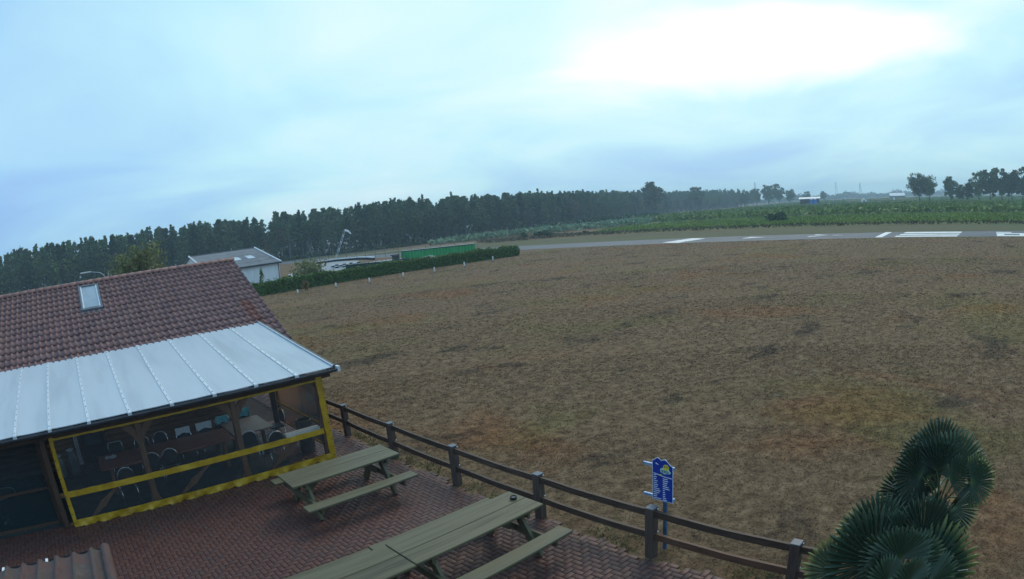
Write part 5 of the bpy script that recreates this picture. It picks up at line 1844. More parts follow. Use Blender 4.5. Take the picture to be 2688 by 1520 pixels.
sheet('forest_floor', [(p_[0], p_[1]) for p_ in EDGE] + [(560, 420), (-150, 420)], 0.003, MT['litter'], 'dark leaf littered forest floor')
forest()
GO = 'big trees where the forest ends'
put_tree('oak_tree', 'broad domed oak rising highest above the forest line', OAK[0], 300, 196, 1.28, 0.4, GO)
put_tree('oak_tree', 'round oak standing above the forest line near the power pylon', OAK[1], 388, 216, 1.12, 1.4, GO)
for (x, y, s, lab) in ((486, 232, 0.95, 'round tree second from the end of the forest line'), (512, 228, 1.0, 'last round tree at the right end of the forest line'), (455, 238, 0.9, 'round tree before the last two of the forest line')):
    put_tree('oak_tree', lab, OAK[int(x) % 2], x, y, s, x, GO)
GL = 'pair of lone trees in the crop field'
put_tree('lone_tree', 'taller of two lone trees standing in the crop field', LONE[0], 299, 33.5, 0.98, 0.0, GL)
put_tree('lone_tree', 'smaller of two lone trees, right of its taller neighbour', LONE[1], 301, 28.2, 0.80, 2.0, GL)
GG = 'hazy grove at the right edge'
for i, (x, y, s, k) in enumerate(((300, 16.5, 0.82, 0), (303, 11.5, 0.62, 1), (300, 6.5, 0.66, 0), (298, 0.5, 0.95, 1), (296, -5.5, 1.05, 0), (300, -11.5, 1.12, 1), (296, -17.5, 1.05, 0), (297, -24, 1.1, 1), (298, -31, 1.0, 0))):
    put_tree('grove_tree', ['leftmost rounded tree of the hazy grove', 'low tree second in the hazy grove', 'low tree third in the hazy grove', 'fourth tree of the hazy grove, first of its tall ones',
                            'fifth tree of the hazy grove', 'tallest tree of the hazy grove', 'seventh tree of the hazy grove', 'eighth tree of the hazy grove', 'last tree of the hazy grove at the picture edge'][i], OAK[k], x, y, s, i * 1.3, GG)
put_tree('young_tree', 'yellow green tree rising behind the house ridge', make_tree('broad', 91, 8.0, 3.7, MT['yellowgreen'], MT['bark'], 90, 40, 0.28, 0.12), 2.0, 46.4, 1.0, 0, None)


# ---------------------------------------------------------------- far trees and pylons
def far_wood():
    C = []
    for az in np.arange(14, 58, 0.055):
        d = 900 + 500 * math.sin(az * 0.21) ** 2 + rng.normal() * 60
        d = 760 + (az - 14) * 26 + rng.normal() * 30
        a = AXIS + R(az)
        h = (7 + 3 * math.sin(az * 1.9) * math.sin(az * 0.7 + 1) + 0.8 * rng.normal()) * (d / 900)
        h = max(4, h)
        x, y = CAM.x + d * math.sin(a), CAM.y + d * math.cos(a)
        C.append(in_ball(26, (x, y, h * 0.5), (3.5, 3.5, h * 0.55)))
    C = np.concatenate(C); C[:, 2] = np.abs(C[:, 2])
    tag(link('far_wood', leaf_mesh('far_wood', C, 2.6, MT['broad'], flat=0.2)), 'far hazy line of trees on the horizon', 'trees', kind='stuff')
    G = 'trees behind the blue cabins'
    for i, (az, d, s, k) in enumerate(((22.2, 520, 0.8, 0), (23.4, 540, 0.98, 1), (24.5, 530, 1.16, 0), (25.5, 545, 1.16, 1), (26.6, 560, 0.9, 0), (28.2, 640, 0.8, 1), (29.8, 660, 0.75, 0))):
        a = AXIS + R(az)
        put_tree('leafy_tree', ['low tree right of the forest end, first of the group behind the shed', 'second tree of the group behind the pale shed roof', 'tall domed tree directly behind the pale shed roof',
                                'tall domed tree right of the pale shed roof', 'hazy tree between shed and tent', 'hazy round tree above the small tent', 'hazy round tree left of the field barn'][i], OAK[k], CAM.x + d * math.sin(a), CAM.y + d * math.cos(a), s, i * 2.1, G)


far_wood()


def pylon(label, x, y, H):
    t = thing('power_pylon', label, 'pylon', (x, y, 0), R(20), 'far power pylons')
    b = MB()
    wb = H * 0.09
    for sx in (-1, 1):
        for sy in (-1, 1):
            b.bar((sx * wb, sy * wb, 0), (sx * wb * 0.12, sy * wb * 0.12, H), 0.35, 0.35)
    n = 7
    for k in range(n):
        z0, z1 = H * k / n, H * (k + 1) / n
        f0, f1 = wb * (1 - 0.88 * k / n), wb * (1 - 0.88 * (k + 1) / n)
        for s_ in (-1, 1):
            b.bar((-f0, s_ * f0, z0), (f1, s_ * f1, z1), 0.2, 0.2)
            b.bar((f0, s_ * f0, z0), (-f1, s_ * f1, z1), 0.2, 0.2)
    b.obj('mast', MT['pylon'], t)
    for z, w_ in ((H * 0.72, H * 0.26), (H * 0.88, H * 0.17)):
        c = MB()
        c.bar((-w_, 0, z), (w_, 0, z), 0.3, 0.4); c.bar((-w_, 0, z), (0, 0, z + H * 0.06), 0.2, 0.25); c.bar((w_, 0, z), (0, 0, z + H * 0.06), 0.2, 0.25)
        c.obj('crossarm', MT['pylon'], t)


for lab, x, y, H in (('nearest power pylon above the end of the forest', 905, 405, 34), ('power pylon above the trees behind the shed', 1140, 335, 32), ('power pylon above the far trees over the tent', 970, 240, 25)):
    pylon(lab, x, y, H)


# ---------------------------------------------------------------- hedge, bushes, bollards
def hedge():
    t = thing('clipped_hedge', 'long clipped green hedge along the far side of the lawn', 'hedge', (34, 52.5, 0))
    A, B_ = Vector((9, 50.8)), Vector((53.8, 51.2))
    ln = (B_ - A).length
    n = int(ln / 0.5)
    b = MB()
    dv = (B_ - A).normalized(); nv = Vector((-dv.y, dv.x))
    prof = [(-0.35, 0), (-0.42, 0.6), (-0.34, 1.15), (0.34, 1.18), (0.42, 0.6), (0.35, 0)]
    ctr = lambda u: A + (B_ - A) * u + nv * (1.6 * math.sin(math.pi * u))
    vs, fs = [], []
    for i in range(n + 1):
        c = ctr(i / n)
        for a, z in prof:
            vs.append((c.x + nv.x * a - 34, c.y + nv.y * a - 52.5, z * (1 + 0.04 * math.sin(i * 0.7) + 0.03 * math.sin(i * 0.23))))
    k = len(prof)
    for i in range(n):
        fs += [(i * k + q, (i + 1) * k + q, (i + 1) * k + q + 1, i * k + q + 1) for q in range(k - 1)]
    fs += [tuple(range(k)), tuple(range(n * k, n * k + k))[::-1]]
    b.add(vs, fs); b.obj('stems', MT['hedge_core'], t)
    m = 30000
    u = rng.uniform(0, 1, m)
    c = np.array([tuple(ctr(q)) for q in u])
    s = rng.uniform(0, 1, m)
    hh = 1.28 + 0.07 * np.sin(u * 60) + 0.07 * np.sin(u * 23 + 1) + 0.05 * np.sin(u * 141) + 0.08 * rng.normal(size=m)
    side = np.where(s < 0.62, -0.46, np.where(s < 0.72, 0.46, rng.uniform(-0.45, 0.45, m)))
    z = np.where(s < 0.72, rng.uniform(0.02, 1, m) * hh, hh)
    off = side + rng.normal(size=m) * 0.07
    C = np.stack([c[:, 0] + nv.x * off - 34, c[:, 1] + nv.y * off - 52.5, z + rng.normal(size=m) * 0.05], 1)
    # closed rounded far end
    e = in_ball(900, (B_.x - 34, B_.y - 52.5, 0.65), (0.55, 0.5, 0.75))
    C = np.concatenate([C, e]); C[:, 2] = np.maximum(C[:, 2], 0.02)
    link('foliage', leaf_mesh('foliage', C, rng.uniform(0.10, 0.24, len(C)), MT['hedge'], flat=0.45), t)
    # shoots that stand above the cut top
    C = []
    for k in range(90):
        q = ctr(rng.uniform(0, 0.25) if k < 60 else rng.uniform(0.25, 1))
        h = rng.uniform(1.3, 1.7)
        C.append(np.array([q.x - 34, q.y - 52.5, 0]) + np.stack([rng.normal(size=8) * 0.05, rng.normal(size=8) * 0.05, np.linspace(1.2, h, 8)], 1))
    tag(link('shoots', leaf_mesh('shoots', np.concatenate(C), 0.14, MT['hedge']), t), kind='stuff')


hedge()


def shrub(name, label, x, y, r, h, m, n, leaf, stem=True, zc=None, group=None):
    t = thing(name, label, 'bush', (x, y, 0), 0, group)
    pts = []
    for k in range(max(4, n // 40)):
        d = rng.normal(size=3); d /= np.linalg.norm(d)
        f = rng.uniform(0.2, 0.8)
        pts.append(in_ball(40, (d[0] * r * f, d[1] * r * f, (zc or h * 0.55) + d[2] * h * 0.45 * f), (r * 0.35, r * 0.35, h * 0.2)))
    C = np.concatenate(pts); C[:, 2] = np.maximum(C[:, 2], 0.05)
    link('crown', leaf_mesh('crown', C, leaf * rng.uniform(0.6, 1.3, len(C)), m, flat=0.2), t)
    b = MB(); limb_set(b, (0, 0, 0), (0.05, 0, h * 0.7), max(0.03, h * 0.02), 5, r * 0.6, int(abs(x * 7 + y)) + 3); b.obj('trunk', MT['bark'], t, True)
    return t


shrub('spreading_bush', 'loose bush growing over the hedge top near the white hall', 25.2, 57.6, 3.0, 3.0, MT['yellowgreen'], 1500, 0.24, zc=1.7)
shrub('ball_bush', 'small round brown green bush at the hedge foot', 20.4, 48.3, 0.62, 1.15, MT['autumn'], 500, 0.13)
shrub('spiky_bush', 'dark bush standing at the far end of the hedge', 50.2, 52.9, 0.6, 1.75, MT['hedge'], 300, 0.16)
G = 'low bushes beyond the runway'
shrub('low_bush', 'wide dark bush on the far verge left of the crops', 100, 91, 2.6, 2.0, MT['bush'], 500, 0.4, group=G)
shrub('low_bush', 'narrow dark bush left of the wide one on the far verge', 96, 94, 1.2, 1.7, MT['bush'], 260, 0.35, group=G)
shrub('low_bush', 'small dark bush right of the wide one on the far verge', 103, 80, 1.3, 1.0, MT['bush'], 260, 0.35, group=G)
shrub('low_bush', 'dark bush standing in the front of the crop field', 123, 41.5, 3.8, 2.3, MT['bush'], 700, 0.45, group=G)
G = 'thin saplings by the white hall'
shrub('sapling', 'thin sapling in front of the white hall wall', 19.6, 60.5, 0.5, 3.1, MT['hedge'], 120, 0.18, group=G)
shrub('sapling', 'sapling left of the hall roof above the house ridge', 9.0, 62.0, 1.0, 4.6, MT['yellowgreen'], 260, 0.22, group=G)
shrub('sapling', 'sapling just before the left hall gable', 12.6, 62.0, 0.9, 4.4, MT['yellowgreen'], 260, 0.22, group=G)

BOL = [(18.5, 45.9, 0.55), (23.1, 46.1, 0.6), (26.3, 44.4, 0.72), (30.6, 44.4, 0.7), (34.9, 44.5, 0.75), (39.8, 45.2, 0.8), (46.1, 47.3, 0.8)]
for i, (x, y, h) in enumerate(BOL):
    h *= 0.78
    t = thing('marker_post', ['first white marker post, nearest the house roof', 'second white marker post before the hedge', 'third white marker post before the hedge', 'fourth white marker post, middle of the row', 'fifth white marker post before the hedge',
                              'sixth white marker post, below the container', 'last white marker post near the hedge end'][i], 'post', (x, y, 0), 0, 'white marker posts along the hedge')
    b = MB(); b.lathe((0, 0, -0.02), [(0.08, 0), (0.08, h * 0.55), (0.08, h * 0.56), (0.085, h * 0.98), (0.07, h)], 12, 0); b.obj('shaft', MT['bollard'], t, True)
    b = MB(); b.lathe((0, 0, -0.02), [(0.085, 0), (0.085, h * 0.28)], 12, 0); b.obj('base', MT['lead'], t, True)
    b = MB(); b.lathe((0, 0, h - 0.02), [(0.09, 0), (0.09, 0.05), (0.05, 0.08), (0, 0.09)], 12, 0); b.obj('cap', MT['bollard'], t, True)


# ---------------------------------------------------------------- white hall
def hall():
    x0, x1, y0, y1, ze, yr, zr = 14.7, 25.3, 68.2, 90.3, 3.0, 79.3, 5.25
    t = thing('white_hall', 'long low white hall with grey sheet roof behind the hedge', 'hall', (x0, y0, 0))
    P = lambda x, y, z: (x - x0, y - y0, z)
    b = MB(); b.prism([(y0, 0), (y1, 0), (y1, ze - 0.1), (yr, zr - 0.15), (y0, ze - 0.1)], lambda a, c, q: P(q, a, c), x0, x1 - 0.1); b.obj('wall', MT['barnwhite'], t)
    k = 0
    x = x0
    while x < x1 - 0.1:     # wall cladding panels with joints
        b = MB(); b.cbox(x - x0 + 0.015, min(x + 1.1, x1 - 0.1) - x0 - 0.015, -0.05, -0.002, 0.1, ze - 0.12, 0.008); b.obj('wall_panel', MT['barnwhite'], t); x += 1.1
    sl = math.atan2(zr - ze, yr - y0)
    b = MB()
    prof = [(y0 - 0.35, ze - 0.12), (yr, zr), (y1 + 0.35, ze - 0.12), (y1 + 0.35, ze - 0.24), (yr, zr - 0.12), (y0 - 0.35, ze - 0.24)]
    b.prism(prof[::-1], lambda a, c, q: P(q, a, c), x0 - 0.25, x1 + 0.12); ro = b.obj('roof', MT['barnroof'], t)
    # corrugated sheets in rows
    nx, nr = 10, 5
    Ls = math.hypot(zr - ze + 0.12, yr - y0 + 0.35) / nr
    ca, sa = math.cos(sl), math.sin(sl)
    wd = (x1 + 0.1 - x0 + 0.2) / nx
    pr = []
    nn = 12
    vs = [(wd * i / nn, 0, 0.03 + 0.035 * (i % 2)) for i in range(nn + 1)] + [(wd * i / nn, Ls + 0.1, 0.0 + 0.035 * (i % 2)) for i in range(nn + 1)] + [(wd * i / nn, 0, 0.012 * (i % 2)) for i in range(nn + 1)]
    q = nn + 1
    fs = [(i, i + 1, q + i + 1, q + i) for i in range(nn)] + [(2 * q + i, 2 * q + i + 1, i + 1, i) for i in range(nn)]
    mb = MB(); mb.add(vs, fs); me = mb.mesh('roof_sheet', MT['barnroof'])
    ml = me.copy(); ml.materials.clear(); ml.materials.append(MT['rooflight'])
    for r in range(nr):
        for c in range(nx):
            lit = r == 2 and c in (5, 7)
            o = link('rooflight' if lit else 'roof_sheet', ml if lit else me, ro, P(x0 - 0.2 + c * wd, y0 - 0.33 + r * Ls * ca, ze - 0.11 + r * Ls * sa))
            o.rotation_euler = (sl, 0, 0)
    for s_ in (1,):
        b = MB(); b.bar(P(x1 + 0.14, y0 - 0.35, ze - 0.06), P(x1 + 0.14, yr, zr + 0.08), 0.16, 0.2); b.obj('verge_trim', MT['trim'], ro)
        b = MB(); b.bar(P(x1 + 0.16, y0 - 0.35, ze - 0.26), P(x1 + 0.16, yr, zr - 0.12), 0.06, 0.2); b.obj('verge_board', MT['dktrim'], ro)
        b = MB(); b.bar(P(x0 - 0.3, y0 - 0.35, ze - 0.06), P(x0 - 0.3, yr, zr + 0.08), 0.16, 0.2); b.obj('verge_trim', MT['trim'], ro)
    b = MB(); b.box(-0.25, x1 - x0 + 0.15, -0.48, -0.34, ze - 0.27, ze - 0.1); b.obj('gutter', MT['dktrim'], ro)
    b = MB(); b.bar(P(x0 - 0.2, yr, zr + 0.06), P(x1 + 0.1, yr, zr + 0.06), 0.3, 0.08); b.obj('ridge_cap', MT['barnroof'], ro)
    b = MB(); b.tube([P(x1 - 0.25, y0 - 0.12, 0), P(x1 - 0.25, y0 - 0.12, ze - 0.2)], 0.05, 8); b.obj('downpipe', MT['dktrim'], t)


hall()


def street_lamp():
    t = thing('street_lamp', 'curved grey street lamp just above the house ridge', 'lamp', (-1.6, 46.7, 0))
    b = MB(); b.tube([(0, 0, 0), (0, 0, 4.3), (-0.12, 0.0, 4.75), (-0.5, 0.02, 5.05), (-1.5, 0.08, 5.25)], [0.08, 0.055, 0.05, 0.045, 0.04], 8); b.obj('pole', MT['steel'], t, True)
    b = MB(); b.cbox(-2.6, -1.45, -0.02, 0.2, 5.2, 5.33, 0.03); b.obj('head', MT['bollard'], t)


street_lamp()


def lattice_mast():
    t = thing('windsock_mast', 'leaning red and white lattice mast with a windsock before the forest', 'mast', (56.0, 113.0, 0))
    top = Vector((2.4, -1.6, 6.6))
    base = Vector((0, 0, 0))
    d = top.normalized()
    a = d.cross(Vector((0, 1, 0))).normalized(); c = a.cross(d)
    L = top.length
    nsec = 9
    for k in range(nsec):
        b = MB()
        u0, u1 = k / nsec, (k + 1) / nsec
        cs = [(math.cos(q), math.sin(q)) for q in (0.3, 2.4, 4.5)]
        for i in range(3):
            p = lambda u, j: top * u + (a * cs[j % 3][0] + c * cs[j % 3][1]) * 0.22
            b.tube([p(u0, i), p(u1, i)], 0.035, 5)
            b.tube([p(u0, i), p(u1, i + 1)], 0.02, 4)
        b.obj('section', MT['trim'] if k % 2 else MT['steel'], t)
    b = MB(); b.tube([top, top + Vector((0.5, -0.5, -0.25)), top + Vector((1.0, -0.9, -0.95))], [0.26, 0.22, 0.13], 12, cap=False); b.obj('windsock', MT['trim'], t, True)


lattice_mast()


# ---------------------------------------------------------------- yard behind the hedge
def container():
    t = thing('green_container', 'long bright green corrugated container behind the hedge', 'container', (46.8, 60.0, 0), math.atan2(-6.3, 8.4))
    L, W_, H = 10.6, 2.3, 2.2
    x0, x1 = -L / 2, L / 2
    b = MB()
    n = 92
    vs = []
    for i in range(n + 1):
        x = x0 + 0.1 + (L - 0.2) * i / n
        d = 0.13 if i % 4 in (0, 1) else 0.0
        vs += [(x, -W_ / 2 + d, 0.15), (x, -W_ / 2 + d, H - 0.08)]
    b.add(vs, [(2 * i, 2 * i + 2, 2 * i + 3, 2 * i + 1) for i in range(n)])
    b.add([(x, -y, z) for x, y, z in vs], [(2 * i, 2 * i + 1, 2 * i + 3, 2 * i + 2) for i in range(n)])
    for x in (x0 + 0.06, x1 - 0.06):
        b.box(x - 0.02, x + 0.02, -W_ / 2 + 0.02, W_ / 2 - 0.02, 0.15, H - 0.05)
    b.obj('side_wall', MT['green'], t)
    b = MB(); b.box(x0 + 0.05, x1 - 0.05, -W_ / 2 + 0.06, W_ / 2 - 0.06, H - 0.06, H - 0.01); b.obj('roof', MT['greenroof'], t)
    for x in (x0, x1 - 0.14):
        for y in (-W_ / 2 - 0.02, W_ / 2 - 0.12):
            b = MB(); b.box(x, x + 0.14, y, y + 0.14, 0.0, H + 0.02); b.obj('corner_post', MT['green'], t)
    for y in (-W_ / 2 - 0.01, W_ / 2 - 0.07):
        b = MB(); b.box(x0 + 0.14, x1 - 0.14, y, y + 0.08, H - 0.1, H + 0.01); b.obj('top_rail', MT['dkgreen'], t)
        b = MB(); b.box(x0 + 0.14, x1 - 0.14, y, y + 0.08, 0.02, 0.16); b.obj('bottom_rail', MT['green'], t)
    for k in range(2):
        b = MB(); b.box(x0 - 0.05, x0 - 0.003, -W_ / 2 + 0.15 + k * 1.02, -W_ / 2 + 1.13 + k * 1.02, 0.18, H - 0.12); b.obj('door', MT['green'], t)


container()


def tractor():
    t = thing('tractor', 'dark tractor with roofed cab standing left of the green container', 'tractor', (41.2, 61.6, 0), R(-38))
    def wheel(x, y, r, w_):
        b = MB(); b.lathe((0, 0, 0), [(r * 0.55, -w_ / 2), (r * 0.95, -w_ / 2), (r, -w_ / 3), (r, w_ / 3), (r * 0.95, w_ / 2), (r * 0.55, w_ / 2)], 20)
        o = b.obj('wheel', MT['tyre'], t, True); o.location = (x, y, r); o.rotation_euler = (R(90), 0, 0)
        b = MB(); b.lathe((0, 0, 0), [(r * 0.56, -w_ / 3), (r * 0.2, 0), (r * 0.2, w_ / 4), (r * 0.56, w_ / 3)], 16); b.obj('rim', MT['greycab'], o, True)
    for sy in (-1, 1):
        wheel(-0.7, sy * 0.75, 0.62, 0.4); wheel(1.15, sy * 0.7, 0.42, 0.3)
    b = MB(); b.prism([(-0.2, 0.55), (1.6, 0.55), (1.65, 0.95), (1.3, 1.15), (-0.2, 1.22)], lambda a, c, q: (a, q, c), 0.38, -0.38); b.obj('bonnet', MT['tractor'], t)
    b = MB(); b.prism([(-1.15, 0.5), (-0.2, 0.5), (-0.15, 1.1), (-1.1, 1.1)], lambda a, c, q: (a, q, c), 0.5, -0.5); b.obj('cab_floor', MT['tractor'], t)
    for x in (-1.1, -0.18):
        for y in (-0.52, 0.52):
            b = MB(); b.bar((x, y, 1.05), (x * 0.95, y * 0.95, 1.78), 0.07, 0.07); b.obj('cab_pillar', MT['black'], t)
    b = MB(); b.cbox(-1.02, -0.24, -0.46, 0.46, 1.1, 1.72, 0.03); b.obj('cab_glass', MT['glass'], t)
    b = MB(); b.cbox(-1.3, 0.0, -0.68, 0.68, 1.78, 1.90, 0.04); b.obj('cab_roof', MT['dktrim'], t)
    b = MB(); b.tube([(0.9, 0.28, 1.1), (0.9, 0.28, 1.6)], 0.035, 8); b.obj('exhaust', MT['black'], t, True)


tractor()


def skip():
    t = thing('trailer', 'low dark green trailer beside the tractor behind the hedge', 'trailer', (38.0, 66.0, 0), R(-38))
    b = MB()
    b.prism([(-2.9, 0.45), (2.6, 0.45), (2.9, 1.05), (-2.9, 1.15)], lambda a, c, q: (a, q, c), 0.95, -0.95); b.obj('bed', MT['dkgreen'], t)
    for k in range(6):
        x = -2.7 + k * 1.06
        b = MB(); b.box(x, x + 0.08, -1.0, -0.955, 0.45, 1.2); b.obj('rib', MT['dkgreen'], t)
    for x in (-1.0, 0.2):
        for y in (-0.8, 0.8):
            b = MB(); b.lathe((0, 0, 0), [(0.15, -0.12), (0.38, -0.12), (0.40, 0), (0.38, 0.12), (0.15, 0.12)], 16); o = b.obj('wheel', MT['tyre'], t, True); o.location = (x, y, 0.4); o.rotation_euler = (R(90), 0, 0)


skip()


def yard_bits():
    t = thing('grey_cover', 'grey tarpaulin covered heap at the left end of the container', 'cover', (42.6, 57.6, 0), R(-38))
    b = MB(); b.prism([(-1.6, 0), (1.6, 0), (1.5, 1.15), (0.6, 1.32), (-0.9, 1.05), (-1.45, 0.7)], lambda a, c, q: (a, q, c), 0.8, -0.8); b.obj('sheet', MT['greycab'], t)
    for k in range(3):
        x = -0.9 + k * 0.85
        b = MB(); b.tube([(x, -0.82, 0.02), (x, -0.82, 1.0)], 0.02, 5); b.obj('strap', MT['lead'], t)
    t = thing('orange_buoy', 'orange and white rounded tank in front of the tractor', 'tank', (39.6, 58.8, 0))
    b = MB(); b.lathe((0, 0, 0.02), [(0.3, 0), (0.62, 0.3), (0.68, 0.6), (0.62, 0.78)], 18); b.obj('body', MT['trim'], t, True)
    b = MB(); b.lathe((0, 0, 0.80), [(0.62, 0), (0.5, 0.2), (0.25, 0.32), (0, 0.35)], 18); b.obj('cap', MT['orange'], t, True)
    # kart track with its tyre walls
    sheet('kart_track', [(27, 76), (34, 84), (40, 96), (47, 108), (52, 113), (56, 112), (55, 100), (50, 90), (46, 81), (40, 77), (33, 74)], 0.005, MT['kartway'], 'pale asphalt kart track behind the hedge')
    ty = MB()
    ty.lathe((0, 0, 0), [(0.18, 0.0), (0.30, 0.0), (0.34, 0.05), (0.34, 0.15), (0.30, 0.2), (0.18, 0.2)], 14)
    mw, mk = ty.mesh('tyre', MT['tyrewhite'], True), ty.mesh('tyre', MT['tyre'], True)
    def row(pts, label, gap, pat, hi=2):
        h = thing('tyre_wall', label, 'tyre wall', (pts[0][0], pts[0][1], 0), 0, 'tyre walls of the kart track')
        d = 0.0
        i = 0
        for (a, b_) in zip(pts[:-1], pts[1:]):
            A_, B2 = Vector(a), Vector(b_)
            L = (B2 - A_).length
            while d < L:
                p = A_ + (B2 - A_) * (d / L)
                for k in range(hi):
                    white = pat(i, k)
                    o = link('tyre', mw if white else mk, h, (p.x - pts[0][0], p.y - pts[0][1], 0.005 + k * 0.2))
                    o.rotation_euler = (0, 0, float(rng.uniform(0, 6)))
                d += gap; i += 1
            d -= L
    row([(50.8, 112), (55.5, 111.5), (57.5, 104), (56.5, 98), (55, 93.5)], 'long far tyre wall with white tops on the kart track', 0.72, lambda i, k: k == 2, 3)
    row([(41.5, 84.5), (42.8, 83.0), (44.4, 83.4), (45.6, 82.0)], 'black and white tyre heap in the middle of the kart track', 0.75, lambda i, k: (i + k) % 2 == 0, 3)
    row([(46, 80.2), (49, 78.8), (52, 77.0)], 'white tyre row running to the dark trailer', 0.72, lambda i, k: k == 1, 2)
    row([(28.5, 74.5), (31.5, 79.5), (35.5, 85)], 'tyre row at the kart track bend beside the white hall', 0.9, lambda i, k: i > 2 and (i % 3 > 0), 2)
    # thin wire fence behind the track
    w_ = thing('wire_fence', 'thin wire fence behind the kart track', 'fence', (53, 116, 0))
    pts = [(48, 118), (53.5, 116), (58, 106.5), (61, 99), (66, 96.5), (75, 88)]
    fp = []
    for (a, b_) in zip(pts[:-1], pts[1:]):
        A_, B2 = Vector(a), Vector(b_)
        n = max(1, int((B2 - A_).length / 2.6))
        for k in range(n):
            fp.append(A_ + (B2 - A_) * (k / n))
    for p in fp:
        b = MB(); b.tube([(p.x - 53, p.y - 116, -0.05), (p.x - 53, p.y - 116, 1.5)], 0.04, 6); b.obj('post', MT['darktimber'], w_)
    for z in (0.5, 1.0, 1.4):
        b = MB(); b.tube([(p.x - 53, p.y - 116, z) for p in fp], 0.012, 4); b.obj('wire', MT['steel'], w_)


yard_bits()


# ---------------------------------------------------------------- crops beyond the runway (uncountable)
def crops():
    def band(name, label, poly, h, dens, leaf, m, up=True, var=0.12):
        P_ = np.array(poly, float)
        lo, hi = P_.min(0), P_.max(0)
        area = np.prod(hi - lo)
        n = int(area * dens)
        q = rng.uniform(lo, hi, (n, 2))
        ins = np.zeros(n, bool)
        j = len(P_) - 1
        for i in range(len(P_)):
            c1 = (P_[i, 1] > q[:, 1]) != (P_[j, 1] > q[:, 1])
            xx = (P_[j, 0] - P_[i, 0]) * (q[:, 1] - P_[i, 1]) / (P_[j, 1] - P_[i, 1] + 1e-9) + P_[i, 0]
            ins ^= c1 & (q[:, 0] < xx)
            j = i
        q = q[ins]
        # rows along the field
        q[:, 0] = np.round(q[:, 0] / 0.75) * 0.75 + rng.normal(size=len(q)) * 0.08
        d = np.hypot(q[:, 0] - CAM.x, q[:, 1] - CAM.y)
        hm = h * (1 + var * (np.sin(q[:, 0] * 0.11 + q[:, 1] * 0.05) * 0.4 + np.sin(q[:, 1] * 0.21 + 2) * 0.3 + rng.normal(size=len(q)) * 0.4))
        C = np.stack([q[:, 0], q[:, 1], hm * (0.15 + 0.85 * rng.uniform(0, 1, len(q)) ** 0.6)], 1)
        s = leaf * rng.uniform(0.6, 1.4, len(q)) * (1 + d / 500)
        tag(link(name, leaf_mesh(name, C, s, m, flat=0.35, aspect=0.7)), label, 'crop', kind='stuff')
    band('bean_crop', 'low green crop nearest the runway', [(104, 80), (106, -60), (150, -60), (150, 84), (128, 92)], 0.6, 8.0, 0.28, MT['crop'])
    band('maize_crop', 'taller maize standing behind the low crop', [(186, 128), (160, 92), (158, -70), (250, -80), (268, 20), (262, 120), (226, 138)], 1.7, 1.3, 0.9, MT['maize'])
    band('pale_reed_crop', 'pale green reed strip in front of the forest', [(92, 128), (118, 118), (150, 98), (178, 112), (190, 120), (165, 132), (128, 143), (104, 138)], 1.5, 2.6, 0.7, MT['reed'])
    band('dark_maize_crop', 'dark green maize strip below the forest edge', [(148, 143), (168, 136), (200, 128), (226, 142), (214, 160), (180, 158)], 2.2, 2.2, 0.9, MT['bush'])
    band('dry_weeds', 'dry brown weeds along the front of the crops', [(88, 98), (98, 84), (101.5, 40), (103.5, -60), (106, -60), (105, 78), (110, 98), (96, 112)], 0.55, 5.0, 0.35, MT['weed'])
    band('far_crop', 'pale far crop between the lone trees and the horizon', [(275, 140), (275, 20), (255, -90), (480, -120), (650, -80), (650, 220), (470, 200)], 0.45, 0.30, 1.2, MT['maize'])


crops()


